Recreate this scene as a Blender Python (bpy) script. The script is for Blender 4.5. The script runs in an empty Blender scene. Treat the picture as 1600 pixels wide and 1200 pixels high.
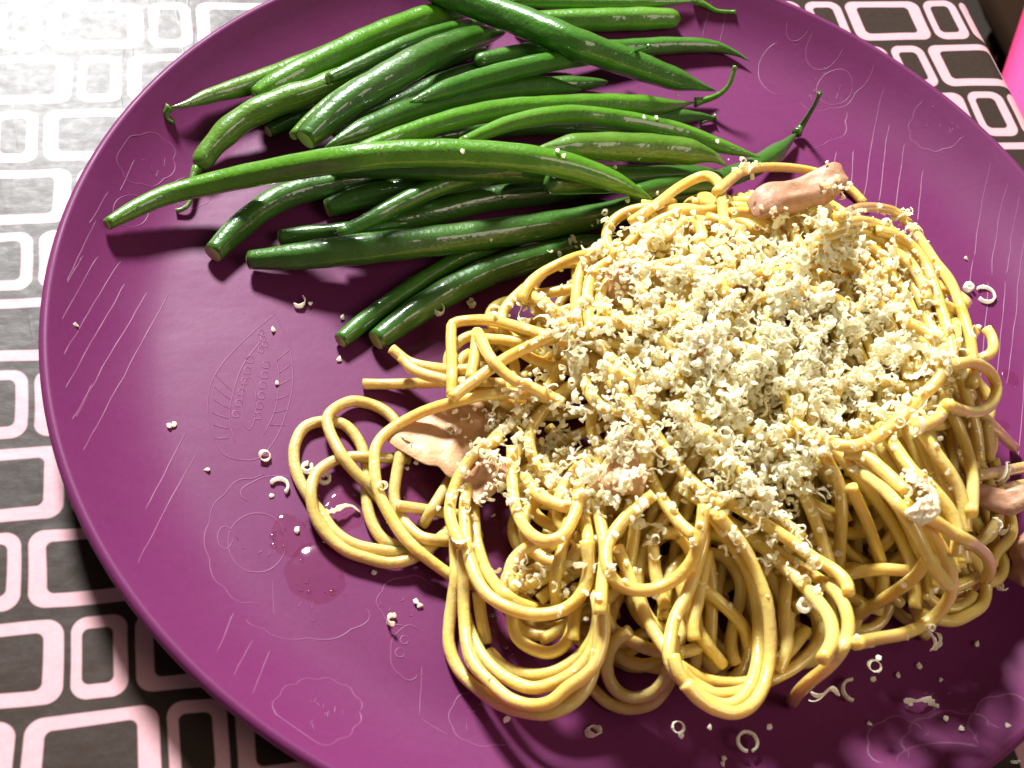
import bpy, bmesh, math
import numpy as np
from mathutils import Matrix, Vector

scene = bpy.context.scene
col = scene.collection
rng = np.random.default_rng(11)

# ------------------------------------------------------------------ camera
CAM = np.array([-0.09326593, -0.18863615, 0.2712109])
ROT = np.array([[0.976612549, 0.062084324, -0.205848161],
                [-0.165644367, 0.827644230, -0.536252712],
                [0.137076155, 0.557808717, 0.818571660]])
FPX = 2063.97
cam = bpy.data.cameras.new('camera')
cam.sensor_width = 36.0
cam.lens = FPX / 1600 * 36.0
cam.clip_start = 0.01
cam.clip_end = 50
cam.dof.use_dof = True
cam.dof.focus_distance = 0.335
cam.dof.aperture_fstop = 32.0
cam_o = bpy.data.objects.new('camera', cam)
M4 = Matrix.Identity(4)
for i in range(3):
    for j in range(3):
        M4[i][j] = ROT[i][j]
    M4[i][3] = CAM[i]
cam_o.matrix_world = M4
col.objects.link(cam_o)
scene.camera = cam_o

# ------------------------------------------------------------------ light
world = bpy.data.worlds.new('World')
scene.world = world
world.use_nodes = True
bg = world.node_tree.nodes['Background']
bg.inputs[0].default_value = (1.0, 0.86, 0.78, 1)
bg.inputs[1].default_value = 0.13

def lamp(name, kind, loc, power, color, size, target=(0, 0, 0)):
    l = bpy.data.lights.new(name, kind)
    l.energy = power
    l.color = color
    if kind == 'AREA':
        l.shape = 'DISK'
        l.size = size
    else:
        l.shadow_soft_size = size
    o = bpy.data.objects.new(name, l)
    o.location = loc
    o.rotation_euler = (Vector(target) - Vector(loc)).to_track_quat('-Z', 'Y').to_euler()
    col.objects.link(o)
    return o
lamp('key_lamp', 'AREA', (-0.38, 1.78, 1.50), 186.0, (0.975, 0.985, 0.99), 0.40)
lamp('room_lamp', 'AREA', (0.75, -0.75, 1.1), 7.0, (1.0, 0.84, 0.68), 0.7)

scene.view_settings.view_transform = 'Standard'
scene.view_settings.look = 'None'
scene.view_settings.exposure = 0.12
scene.view_settings.gamma = 1.0
scene.view_settings.use_curve_mapping = False
scene.cycles.use_denoising = True
scene.cycles.max_bounces = 10
scene.cycles.diffuse_bounces = 7
scene.cycles.transmission_bounces = 7
scene.cycles.caustics_refractive = False
scene.cycles.caustics_reflective = False

# ------------------------------------------------------------------ node helper
class NT:
    def __init__(self, name):
        self.mat = bpy.data.materials.new(name)
        self.mat.use_nodes = True
        self.t = self.mat.node_tree
        self.b = self.t.nodes['Principled BSDF']
        self.out = self.t.nodes['Material Output']
    def n(self, kind, **kw):
        nd = self.t.nodes.new(kind)
        for k, v in kw.items():
            setattr(nd, k, v)
        return nd
    def set(self, sock, v):
        if isinstance(v, bpy.types.NodeSocket):
            self.t.links.new(v, sock)
        else:
            sock.default_value = v
    def m(self, op, *a, clamp=False):
        nd = self.n('ShaderNodeMath', operation=op, use_clamp=clamp)
        for i, v in enumerate(a):
            self.set(nd.inputs[i], v)
        return nd.outputs[0]
    def vm(self, op, *a):
        nd = self.n('ShaderNodeVectorMath', operation=op)
        for i, v in enumerate(a):
            self.set(nd.inputs[i], v)
        return nd.outputs[0]
    def coord(self, which='Object'):
        return self.n('ShaderNodeTexCoord').outputs[which]
    def mapping(self, vec, scale=(1, 1, 1), rot=(0, 0, 0)):
        nd = self.n('ShaderNodeMapping')
        self.set(nd.inputs['Vector'], vec)
        nd.inputs['Scale'].default_value = scale
        nd.inputs['Rotation'].default_value = rot
        return nd.outputs[0]
    def noise(self, vec, scale, detail=2.0, rough=0.5):
        nd = self.n('ShaderNodeTexNoise')
        self.set(nd.inputs['Vector'], vec)
        nd.inputs['Scale'].default_value = scale
        nd.inputs['Detail'].default_value = detail
        nd.inputs['Roughness'].default_value = rough
        return nd
    def ramp(self, fac, stops):
        nd = self.n('ShaderNodeValToRGB')
        el = nd.color_ramp.elements
        while len(el) < len(stops):
            el.new(0.5)
        for e, (p, c) in zip(el, stops):
            e.position = p
            e.color = tuple(c) + (1,) if len(c) == 3 else c
        self.set(nd.inputs[0], fac)
        return nd.outputs[0]
    def mix(self, fac, a, b, mode='MIX'):
        nd = self.n('ShaderNodeMix', data_type='RGBA', blend_type=mode)
        self.set(nd.inputs[0], fac)
        for s, v in ((nd.inputs[6], a), (nd.inputs[7], b)):
            if not isinstance(v, bpy.types.NodeSocket) and len(v) == 3:
                v = tuple(v) + (1,)
            self.set(s, v)
        return nd.outputs[2]
    def bump(self, height, strength=0.3, dist=0.001, normal=None):
        nd = self.n('ShaderNodeBump')
        nd.inputs['Strength'].default_value = strength
        nd.inputs['Distance'].default_value = dist
        self.set(nd.inputs['Height'], height)
        if normal is not None:
            self.set(nd.inputs['Normal'], normal)
        return nd.outputs[0]
    def p(self, **kw):
        names = {'color': 'Base Color', 'rough': 'Roughness', 'normal': 'Normal', 'sss': 'Subsurface Weight',
                 'sssr': 'Subsurface Radius', 'ssss': 'Subsurface Scale', 'coat': 'Coat Weight', 'coatr': 'Coat Roughness',
                 'spec': 'Specular IOR Level', 'trans': 'Transmission Weight', 'ior': 'IOR', 'sheen': 'Sheen Weight',
                 'coatn': 'Coat Normal'}
        for k, v in kw.items():
            if k == 'color' and not isinstance(v, bpy.types.NodeSocket) and len(v) == 3:
                v = tuple(v) + (1,)
            self.set(self.b.inputs[names[k]], v)
        return self.mat

# ------------------------------------------------------------------ materials
P_, Q_, W_, UE = 0.04160663, 0.02161564, 0.6737762, 0.5383722
LU, LV = -0.13990205, 0.11119597

def mat_cloth():
    k = NT('printed_vinyl')
    co = k.coord('Object')
    warp = k.noise(co, 35.0, 1.0).outputs['Color']
    co2 = k.vm('ADD', co, k.vm('SCALE', k.vm('SUBTRACT', warp, (0.5, 0.5, 0.5)), (0, 0, 0)))
    sc = [n for n in k.t.nodes if n.type == 'VECT_MATH' and n.operation == 'SCALE'][0]
    sc.inputs['Scale'].default_value = 0.0022
    sx = k.n('ShaderNodeSeparateXYZ')
    k.set(sx.inputs[0], co2)
    x, y = sx.outputs[0], sx.outputs[1]
    v = k.m('DIVIDE', k.m('SUBTRACT', LV, y), Q_)
    row = k.m('FLOOR', v)
    fv = k.m('SUBTRACT', v, row)
    par = k.m('FLOORED_MODULO', row, 2.0)            # 0: shifted rows
    u = k.m('SUBTRACT', k.m('DIVIDE', k.m('SUBTRACT', x, LU), P_), k.m('MULTIPLY', k.m('SUBTRACT', 1.0, par), UE))
    fu = k.m('FRACT', u)
    narrow = k.m('GREATER_THAN', fu, W_)
    # local metric coordinates, centred in the cell
    halfw = k.m('ADD', W_ * P_ / 2, k.m('MULTIPLY', narrow, ((1 - W_) - W_) * P_ / 2))
    cx = k.m('ADD', W_ / 2, k.m('MULTIPLY', narrow, 0.5))
    lx = k.m('MULTIPLY', k.m('SUBTRACT', fu, cx), P_)
    ly = k.m('MULTIPLY', k.m('SUBTRACT', 0.5, fv), Q_)
    def rrect(px, py, hx, hy, r):
        qx = k.m('ADD', k.m('SUBTRACT', k.m('ABSOLUTE', px), hx), r)
        qy = k.m('ADD', k.m('SUBTRACT', k.m('ABSOLUTE', py), hy), r)
        ax, ay = k.m('MAXIMUM', qx, 0.0), k.m('MAXIMUM', qy, 0.0)
        ln = k.m('SQRT', k.m('ADD', k.m('MULTIPLY', ax, ax), k.m('MULTIPLY', ay, ay)))
        ins = k.m('MINIMUM', k.m('MAXIMUM', qx, qy), 0.0)
        return k.m('SUBTRACT', k.m('ADD', ln, ins), r)
    outer = rrect(lx, ly, k.m('SUBTRACT', halfw, 0.0008), Q_ / 2 - 0.0014, 0.0036)
    thx = k.m('ADD', 0.0040, k.m('MULTIPLY', narrow, -0.0014))
    inner = rrect(k.m('ADD', lx, 0.0003), k.m('SUBTRACT', ly, 0.0002), k.m('SUBTRACT', k.m('SUBTRACT', halfw, 0.0008), thx), Q_ / 2 - 0.0014 - 0.0030, 0.0017)
    soft = 0.00025
    a = k.m('SUBTRACT', 0.5, k.m('DIVIDE', outer, 2 * soft), clamp=True)
    b = k.m('ADD', 0.5, k.m('DIVIDE', inner, 2 * soft), clamp=True)
    mask = k.m('MULTIPLY', a, b)
    fine = k.noise(co, 900.0, 2.0).outputs[0]
    dark = k.mix(fine, (0.026, 0.017, 0.013), (0.040, 0.027, 0.021))
    pink = k.mix(fine, (0.50, 0.27, 0.30), (0.56, 0.33, 0.35))
    colr = k.mix(mask, dark, pink)
    # vinyl grain: crumpled emboss, woven backing streaks, a few soft creases
    n1 = k.noise(k.mapping(co, (1, 1.2, 1)), 300.0, 3.0, 0.5).outputs[0]
    n2 = k.noise(co, 90.0, 2.0, 0.5).outputs[0]
    n3 = k.noise(k.mapping(co, (1, 7, 1)), 130.0, 2.0).outputs[0]
    crease = k.noise(k.mapping(co, (9, 1.2, 1)), 14.0, 2.0).outputs[0]
    crease = k.m('MULTIPLY', k.m('SUBTRACT', 1.0, k.m('MULTIPLY', k.m('ABSOLUTE', k.m('SUBTRACT', crease, 0.62)), 30.0), clamp=True), 0.25)
    h = k.m('ADD', k.m('MULTIPLY', n1, 0.25), k.m('ADD', k.m('MULTIPLY', n2, 1.3), k.m('MULTIPLY', n3, 0.03)))
    h = k.m('ADD', h, k.m('MULTIPLY', crease, 0.25))
    rr = k.m('ADD', 0.34, k.m('MULTIPLY', n1, 0.12))
    return k.p(color=colr, rough=rr, spec=0.135, normal=k.bump(h, 0.28, 0.0008))

def mat_plate():
    k = NT('purple_melamine')
    co = k.coord('Object')
    big = k.noise(co, 14.0, 3.0).outputs[0]
    fine = k.noise(co, 700.0, 2.0, 0.6).outputs[0]
    st = k.noise(k.mapping(co, (22, 1.3, 1), (0, 0, math.radians(-28))), 22.0, 3.0).outputs[0]
    c = k.mix(big, (0.102, 0.0140, 0.062), (0.126, 0.0180, 0.079))
    c = k.mix(k.m('MULTIPLY', fine, 0.5), c, (0.148, 0.027, 0.102))
    smear = k.noise(k.mapping(co, (1, 3, 1), (0, 0, math.radians(35))), 30.0, 4.0, 0.65).outputs[0]
    r = k.m('ADD', 0.30, k.m('MULTIPLY', smear, 0.36))
    h = k.m('ADD', k.m('MULTIPLY', fine, 0.25), k.m('MULTIPLY', st, 0.2))
    return k.p(color=c, rough=r, spec=0.13, normal=k.bump(h, 0.25, 0.0003))

def mat_simple(name, c, rough=0.5, spec=0.5, **kw):
    return NT(name).p(color=c, rough=rough, spec=spec, **kw)

def mat_bean(name, c0, c1, tint):
    c0, c1, tint = [tuple(x * f for x, f in zip(c, (0.72, 0.78, 0.8))) for c in (c0, c1, tint)]
    k = NT(name)
    co = k.coord('Object')
    rnd = k.n('ShaderNodeObjectInfo').outputs['Random']
    off = k.vm('ADD', co, (0, 0, 0))
    n1 = k.noise(off, 160.0, 3.0, 0.6).outputs[0]
    n2 = k.noise(off, 850.0, 3.0, 0.6).outputs[0]
    n3 = k.noise(off, 38.0, 2.0).outputs[0]
    c = k.mix(k.ramp(n1, [(0.3, (0, 0, 0)), (0.7, (1, 1, 1))]), c0, c1)
    c = k.mix(k.m('MULTIPLY', k.ramp(n3, [(0.52, (0, 0, 0)), (0.75, (1, 1, 1))]), 0.55), c, tint)
    c = k.mix(k.m('MULTIPLY', k.ramp(n2, [(0.55, (0, 0, 0)), (0.7, (1, 1, 1))]), 0.25), c, tint)
    vor = k.n('ShaderNodeTexVoronoi')
    k.set(vor.inputs['Vector'], off)
    vor.inputs['Scale'].default_value = 420.0
    drops = k.m('SUBTRACT', 0.38, vor.outputs['Distance'], clamp=True)
    h = k.m('ADD', k.m('MULTIPLY', n2, 0.6), k.m('ADD', k.m('MULTIPLY', n1, 0.55), k.m('MULTIPLY', drops, 0.30)))
    rr = k.ramp(n3, [(0.3, (0.28,) * 3), (0.7, (0.42,) * 3)])
    return k.p(color=c, rough=rr, spec=0.3, coat=0.8, coatr=0.07,
               normal=k.bump(h, 0.5, 0.0007), coatn=k.bump(k.m('ADD', k.m('MULTIPLY', n1, 0.5), k.m('MULTIPLY', drops, 0.5)), 0.45, 0.0007))

def mat_pasta(name, c0, c1):
    k = NT(name)
    co = k.coord('Object')
    rnd = k.n('ShaderNodeObjectInfo').outputs['Random']
    n1 = k.noise(co, 130.0, 3.0, 0.6).outputs[0]
    n2 = k.noise(co, 900.0, 2.0, 0.6).outputs[0]
    c = k.mix(rnd, c0, c1)
    c = k.mix(k.ramp(n1, [(0.4, (0, 0, 0)), (0.75, (0.8, 0.8, 0.8))]), c, (0.68, 0.52, 0.20))
    h = k.m('ADD', k.m('MULTIPLY', n2, 0.8), n1)
    rr = k.m('ADD', 0.20, k.m('MULTIPLY', n1, 0.22))
    return k.p(color=c, rough=rr, spec=0.5, sss=0.8, sssr=(1.0, 0.68, 0.25), ssss=0.0034, coat=0.7, coatr=0.07, coatn=k.bump(n1, 0.2, 0.0006),
               normal=k.bump(h, 0.35, 0.0008))

def mat_cheese():
    k = NT('grated_hard_cheese')
    co = k.coord('Object')
    n1 = k.noise(co, 320.0, 3.0).outputs[0]
    c = k.mix(n1, (0.992, 0.955, 0.77), (0.998, 0.98, 0.88))
    k.p(color=c, rough=0.45, spec=0.4)
    tr = k.n('ShaderNodeBsdfTranslucent')
    k.set(tr.inputs[0], c)
    mx = k.n('ShaderNodeMixShader')
    mx.inputs[0].default_value = 0.55
    k.t.links.new(k.b.outputs[0], mx.inputs[1])
    k.t.links.new(tr.outputs[0], mx.inputs[2])
    k.t.links.new(mx.outputs[0], k.out.inputs['Surface'])
    return k.mat

def mat_bacon(name, lo, hi, fat):
    k = NT(name)
    co = k.coord('Object')
    n1 = k.noise(co, 110.0, 4.0, 0.6).outputs[0]
    n2 = k.noise(co, 600.0, 3.0, 0.6).outputs[0]
    c = k.ramp(n1, [(0.30, lo), (0.52, hi), (0.72, fat)])
    return k.p(color=c, rough=0.52, spec=0.35, coat=0.12, coatr=0.12,
               normal=k.bump(k.m('ADD', n1, k.m('MULTIPLY', n2, 0.5)), 0.5, 0.0010))

def mat_oil():
    k = NT('oily_sauce')
    tr = k.n('ShaderNodeBsdfTransparent')
    tr.inputs[0].default_value = (0.965, 0.86, 0.89, 1)
    gl = k.n('ShaderNodeBsdfGlossy')
    gl.inputs['Roughness'].default_value = 0.07
    fr = k.n('ShaderNodeFresnel')
    fr.inputs[0].default_value = 1.45
    mx = k.n('ShaderNodeMixShader')
    gb = k.n('ShaderNodeNewGeometry')
    k.t.links.new(k.m('MULTIPLY', fr.outputs[0], k.m('SUBTRACT', 1.0, gb.outputs['Backfacing'])), mx.inputs[0])
    k.t.links.new(tr.outputs[0], mx.inputs[1])
    k.t.links.new(gl.outputs[0], mx.inputs[2])
    k.t.links.new(mx.outputs[0], k.out.inputs['Surface'])
    return k.mat

MAT = {
    'cloth': mat_cloth(), 'plate': mat_plate(),
    'etch': mat_simple('pale_etching', (0.155, 0.036, 0.102), 0.5, 0.25),
    'bean0': mat_bean('bean_mid_green', (0.050, 0.165, 0.012), (0.075, 0.220, 0.020), (0.13, 0.26, 0.05)),
    'bean1': mat_bean('bean_yellow_green', (0.095, 0.205, 0.014), (0.14, 0.265, 0.024), (0.22, 0.32, 0.07)),
    'bean2': mat_bean('bean_deep_green', (0.042, 0.128, 0.011), (0.062, 0.172, 0.018), (0.10, 0.20, 0.04)),
    'bean3': mat_bean('bean_fresh_green', (0.082, 0.235, 0.009), (0.118, 0.30, 0.014), (0.16, 0.32, 0.03)),
    'cut': mat_simple('bean_cut_flesh', (0.36, 0.42, 0.13), 0.4),
    'tail': mat_simple('bean_tail', (0.10, 0.22, 0.04), 0.4),
    'pasta0': mat_pasta('cooked_spaghetti', (0.60, 0.44, 0.090), (0.67, 0.505, 0.130)),
    'pasta1': mat_pasta('pale_spaghetti', (0.48, 0.36, 0.100), (0.54, 0.41, 0.130)),
    'cheese': mat_cheese(),
    'bacon0': mat_bacon('pink_bacon', (0.50, 0.255, 0.12), (0.54, 0.31, 0.155), (0.58, 0.39, 0.21)),
    'bacon1': mat_bacon('browned_bacon', (0.34, 0.16, 0.08), (0.46, 0.25, 0.15), (0.55, 0.38, 0.22)),
    'oil': mat_oil(),
    'onion': mat_simple('onion_flesh', (0.85, 0.76, 0.52), 0.3, sss=0.4, ssss=0.002),
    'floor': mat_simple('dark_floor', (0.018, 0.012, 0.008), 0.6),
    'wood': mat_simple('orange_brown_wood', (0.22, 0.07, 0.015), 0.4),
    'pinkfab': mat_simple('hot_pink_fabric', (0.80, 0.045, 0.17), 0.8, 0.2),
    'darkwood': mat_simple('dark_brown_wood', (0.016, 0.008, 0.004), 0.9, 0.05),
}

# ------------------------------------------------------------------ object helpers
def tag(o, label=None, cat=None, group=None, kind=None):
    for k, v in (('label', label), ('category', cat), ('group', group), ('kind', kind)):
        if v:
            o[k] = v
    return o

def mesh_obj(name, verts, faces, mat, parent=None, origin=None, smooth=True):
    v = np.asarray(verts, float)
    if origin is not None:
        v = v - np.asarray(origin)
    me = bpy.data.meshes.new(name)
    me.from_pydata(v.tolist(), [], [list(f) for f in faces])
    if smooth:
        me.polygons.foreach_set('use_smooth', [True] * len(me.polygons))
    me.materials.append(mat)
    me.update()
    o = bpy.data.objects.new(name, me)
    if origin is not None and parent is None:
        o.location = tuple(origin)
    o.parent = parent
    col.objects.link(o)
    return o

def empty(name, loc):
    o = bpy.data.objects.new(name, None)
    o.empty_display_size = 0.005
    o.location = tuple(loc)
    col.objects.link(o)
    return o

def unproject(px, z):
    """pixels (n,2) of the photograph, heights (n,) -> xyz"""
    px = np.atleast_2d(np.asarray(px, float))
    d = np.stack([(px[:, 0] - 800) / FPX, -(px[:, 1] - 600) / FPX, -np.ones(len(px))], 1) @ ROT.T
    t = (np.asarray(z) - CAM[2]) / d[:, 2]
    return CAM + d * t[:, None]

def spline(pts, step):
    pts = np.asarray(pts, float)
    if len(pts) == 2:
        n = max(2, int(np.linalg.norm(pts[1] - pts[0]) / step))
        return pts[0] + (pts[1] - pts[0]) * np.linspace(0, 1, n)[:, None]
    p = np.vstack([2 * pts[0] - pts[1], pts, 2 * pts[-1] - pts[-2]])
    out = []
    for i in range(1, len(p) - 2):
        n = max(2, int(np.linalg.norm(p[i + 1] - p[i]) / (step * 0.25)))
        t = np.linspace(0, 1, n, endpoint=False)[:, None]
        a, b, c, d = p[i - 1], p[i], p[i + 1], p[i + 2]
        out.append(0.5 * (2 * b + (c - a) * t + (2 * a - 5 * b + 4 * c - d) * t ** 2 + (3 * b - a - 3 * c + d) * t ** 3))
    out = np.vstack(out + [p[-2:-1]])
    return resample(out, step)

def resample(P, step):
    s = np.r_[0, np.cumsum(np.linalg.norm(np.diff(P, axis=0), axis=1))]
    n = max(3, int(round(s[-1] / step)) + 1)
    q = np.linspace(0, s[-1], n)
    return np.stack([np.interp(q, s, P[:, i]) for i in range(P.shape[1])], 1)

def gsmooth(a, sigma):
    r = int(3 * sigma) + 1
    k = np.exp(-0.5 * (np.arange(-r, r + 1) / sigma) ** 2)
    k /= k.sum()
    if a.ndim == 1:
        left = 2 * a[0] - a[1:r + 1][::-1] if len(a) > r else np.full(r, a[0])
        right = 2 * a[-1] - a[-r - 1:-1][::-1] if len(a) > r else np.full(r, a[-1])
        return np.convolve(np.r_[left, a, right], k, 'valid')
    return np.stack([gsmooth(a[:, i], sigma) for i in range(a.shape[1])], 1)

def frames(P):
    T = np.gradient(P, axis=0)
    T /= np.linalg.norm(T, axis=1)[:, None] + 1e-12
    up = np.array([0, 0, 1.0])
    N = np.zeros_like(P)
    n = up - T[0] * (up @ T[0])
    if np.linalg.norm(n) < 0.1:
        n = np.array([1.0, 0, 0]) - T[0] * T[0][0]
    for i in range(len(P)):
        n = n - T[i] * (n @ T[i])
        n /= np.linalg.norm(n) + 1e-12
        N[i] = n
    return T, N, np.cross(T, N)

def tube(P, R, sides=10, cap=True, prof=None, round_end=False):
    """closed tube round a polyline; prof(angle) scales the radius"""
    P = np.asarray(P, float)
    R = np.broadcast_to(np.asarray(R, float), (len(P),)).copy()
    T, N, B = frames(P)
    a = np.linspace(0, 2 * np.pi, sides, endpoint=False)
    pr = np.ones(sides) if prof is None else prof(a)
    V = P[:, None, :] + (R[:, None] * pr)[:, :, None] * (np.cos(a)[None, :, None] * N[:, None, :] + np.sin(a)[None, :, None] * B[:, None, :])
    V = V.reshape(-1, 3)
    n = len(P)
    i = np.arange(n - 1)[:, None] * sides
    j = np.arange(sides)[None, :]
    j2 = (j + 1) % sides
    F = np.stack([i + j, i + j2, i + sides + j2, i + sides + j], -1).reshape(-1, 4).tolist()
    if cap:
        F.append(list(range(sides))[::-1])
        F.append([(n - 1) * sides + q for q in range(sides)])
    return V, F

# ------------------------------------------------------------------ height field on which everything comes to rest
RIM = 0.1348
def plate_z(r):
    t = np.clip((np.asarray(r, float) - 0.108) / 0.0265, 0, 1)
    return 0.0065 + 0.0125 * t ** 2
CELL, HALF = 0.0005, 0.16
NG = int(2 * HALF / CELL) + 1
gx = np.linspace(-HALF, HALF, NG)
GX, GY = np.meshgrid(gx, gx, indexing='ij')
GR = np.hypot(GX, GY)
HF = np.where(GR < RIM, plate_z(GR), 0.0)

_kc = {}
def kern(r):
    key = round(r * 1e5)
    if key not in _kc:
        m = int(r / CELL)
        a, b = np.mgrid[-m:m + 1, -m:m + 1]
        d2 = (a ** 2 + b ** 2) * CELL ** 2
        ok = d2 <= r * r
        _kc[key] = (a[ok], b[ok], np.sqrt(r * r - d2[ok]))
    return _kc[key]

def idx(xy):
    return np.clip(np.rint((xy + HALF) / CELL).astype(int), 12, NG - 13)

def support(xy, R):
    """lowest centre height of balls of radius R standing on the field"""
    R = np.broadcast_to(R, (len(xy),))
    ij = idx(xy)
    out = np.zeros(len(xy))
    keys = np.rint(R * 4000).astype(int)
    for kk in np.unique(keys):
        s = keys == kk
        a, b, h = kern(max(kk / 4000, 0.0006))
        out[s] = (HF[ij[s, 0][:, None] + a, ij[s, 1][:, None] + b] + h).max(1)
    return out

def stamp(P, R):
    R = np.broadcast_to(R, (len(P),))
    ij = idx(P[:, :2])
    keys = np.rint(R * 4000).astype(int)
    for kk in np.unique(keys):
        s = keys == kk
        a, b, h = kern(max(kk / 4000, 0.0006))
        np.maximum.at(HF, (ij[s, 0][:, None] + a, ij[s, 1][:, None] + b), P[s, 2][:, None] + h)

def march(px, lift=0.0, top=0.09, step=0.0004):
    """first hit of pixel rays with the field"""
    px = np.atleast_2d(np.asarray(px, float))
    z = np.full(len(px), 0.0)
    done = np.zeros(len(px), bool)
    for zz in np.arange(top, 0.0, -step):
        p = unproject(px, np.full(len(px), zz))
        ij = idx(p[:, :2])
        hit = (HF[ij[:, 0], ij[:, 1]] + lift >= zz) & ~done
        z[hit] = zz
        done |= hit
        if done.all():
            break
    return z

def lay_pixels(pts, R, sigma=4.0, iters=10, step=6.0):
    """a thread seen along these pixels, laid on the field"""
    px = spline(pts, step)
    R = np.interp(np.linspace(0, 1, len(px)), np.linspace(0, 1, len(np.atleast_1d(R))), np.atleast_1d(R)) if np.ndim(R) else np.full(len(px), R)
    z = march(px, R.mean())
    z = gsmooth(z, sigma)
    for i in range(iters):
        P = unproject(px, z)
        z = np.maximum(gsmooth(z, sigma), support(P[:, :2], R))
    z = gsmooth(z, 1.5 if sigma < 4.5 else 4.0)
    P = unproject(px, z)
    return P, R

def lay_world(xy, R, sigma=4.0, iters=12):
    z = support(xy, np.full(len(xy), R))
    S = z.copy()
    for i in range(iters):
        z = np.maximum(gsmooth(z, sigma), S)
    z = gsmooth(z, 1.5)
    return np.c_[xy, z]

# ------------------------------------------------------------------ table, cloth, floor
def build_table():
    ex = 0.1590
    # cloth: flat sheet with a rolled edge on the right, hanging down
    xs = list(np.linspace(-0.75, ex - 0.008, 24))
    prof = [(x, 0.0) for x in xs]
    for a in np.linspace(10, 90, 9):
        prof.append((ex - 0.008 + 0.008 * math.sin(math.radians(a)), -0.008 + 0.008 * math.cos(math.radians(a))))
    for z in np.linspace(-0.03, -0.22, 8):
        prof.append((ex, z))
    ys = np.linspace(-0.6, 0.9, 60)
    V, F = [], []
    for y in ys:
        for x, z in prof:
            drop = max(0.0, -z - 0.008)
            V.append((x + 0.05 * drop * (1 + math.sin(y * 38)) , y, z))
    n = len(prof)
    for i in range(len(ys) - 1):
        for j in range(n - 1):
            F.append((i * n + j, i * n + j + 1, (i + 1) * n + j + 1, (i + 1) * n + j))
    o = mesh_obj('tablecloth', V, F, MAT['cloth'])
    m = o.modifiers.new('thickness', 'SOLIDIFY')
    m.thickness = 0.0012
    m.offset = -1
    tag(o, 'dark brown vinyl tablecloth printed with pink rounded rectangle outlines', 'tablecloth')
    V, F = box(-0.75, ex - 0.004, -0.6, 0.9, -0.03, -0.0035)
    t = mesh_obj('tabletop', V, F, MAT['wood'], smooth=False)
    tag(t, kind='structure')
    V, F = box(-1.5, 2.2, -1.5, 2.2, -0.76, -0.74)
    f = mesh_obj('floor', V, F, MAT['floor'], smooth=False)
    tag(f, kind='structure')

def box(x0, x1, y0, y1, z0, z1):
    V = [(x, y, z) for z in (z0, z1) for y in (y0, y1) for x in (x0, x1)]
    F = [(0, 2, 3, 1), (4, 5, 7, 6), (0, 1, 5, 4), (2, 6, 7, 3), (0, 4, 6, 2), (1, 3, 7, 5)]
    return V, F

def rounded_slab(cx, cy, cz, hx, hy, hz, r, puff=0.0, rotz=0.0):
    bm = bmesh.new()
    bmesh.ops.create_cube(bm, size=2.0)
    bmesh.ops.subdivide_edges(bm, edges=bm.edges[:], cuts=10, use_grid_fill=True)
    c, s = math.cos(rotz), math.sin(rotz)
    V = []
    for v in bm.verts:
        p = np.array(v.co)
        q = np.array([p[0] * hx, p[1] * hy, p[2] * hz])
        core = np.clip(q, [-(hx - r), -(hy - r), -(hz - min(r, hz * 0.95))], [hx - r, hy - r, hz - min(r, hz * 0.95)])
        d = q - core
        L = np.linalg.norm(d)
        if L > 1e-9:
            rr = min(r, hz * 0.95)
            q = core + d / L * min(L, rr)
        q[2] *= 1 + puff * (1 - p[0] ** 2) * (1 - p[1] ** 2)
        V.append((cx + c * q[0] - s * q[1], cy + s * q[0] + c * q[1], cz + q[2]))
    F = [[v.index for v in f.verts] for f in bm.faces]
    bm.free()
    return V, F

def build_background():
    # a chair drawn up to the right side of the table
    p = unproject([(1590, 80), (1607, 28)], np.array([-0.30, -0.30]))
    sx, sy = p[0][0], p[0][1]
    cy = sy - 0.03
    root = empty('chair', (sx + 0.22, cy, -0.74))
    tag(root, 'dark wooden chair standing beyond the right edge of the table', 'chair')
    def part(name, V, F, mat=MAT['darkwood'], smooth=False):
        return mesh_obj(name, np.asarray(V) - np.array(root.location), F, mat, root, smooth=smooth)
    part('seat', *rounded_slab(sx + 0.22, cy + 0.02, -0.365, 0.165, 0.16, 0.014, 0.012), smooth=True)
    for ix in (-1, 1):
        for iy in (-1, 1):
            P = np.array([[sx + 0.22 + ix * 0.13, cy + 0.02 + iy * 0.125, -0.375], [sx + 0.22 + ix * 0.145, cy + 0.02 + iy * 0.14, -0.74]])
            V, F = tube(P, [0.018, 0.013], 10)
            part('leg', V, F, smooth=True)
    V, F = rounded_slab(sx + 0.375, cy + 0.02, -0.12, 0.012, 0.15, 0.25, 0.010)
    part('backrest', V, F, smooth=True)
    d = p[1] - p[0]
    d /= np.linalg.norm(d)
    rt = np.array([d[1], -d[0], 0])
    c = p[0] + d * 0.01 + rt * 0.14
    V, F = rounded_slab(c[0], c[1], -0.32, 0.14, 0.11, 0.028, 0.022, 0.1, math.atan2(rt[1], rt[0]))
    o = mesh_obj('cushion', V, F, MAT['pinkfab'], origin=(c[0], c[1], -0.348))
    tag(o, 'hot pink cushion on the chair at the right edge of the picture', 'cushion')

build_table()
build_background()

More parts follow.
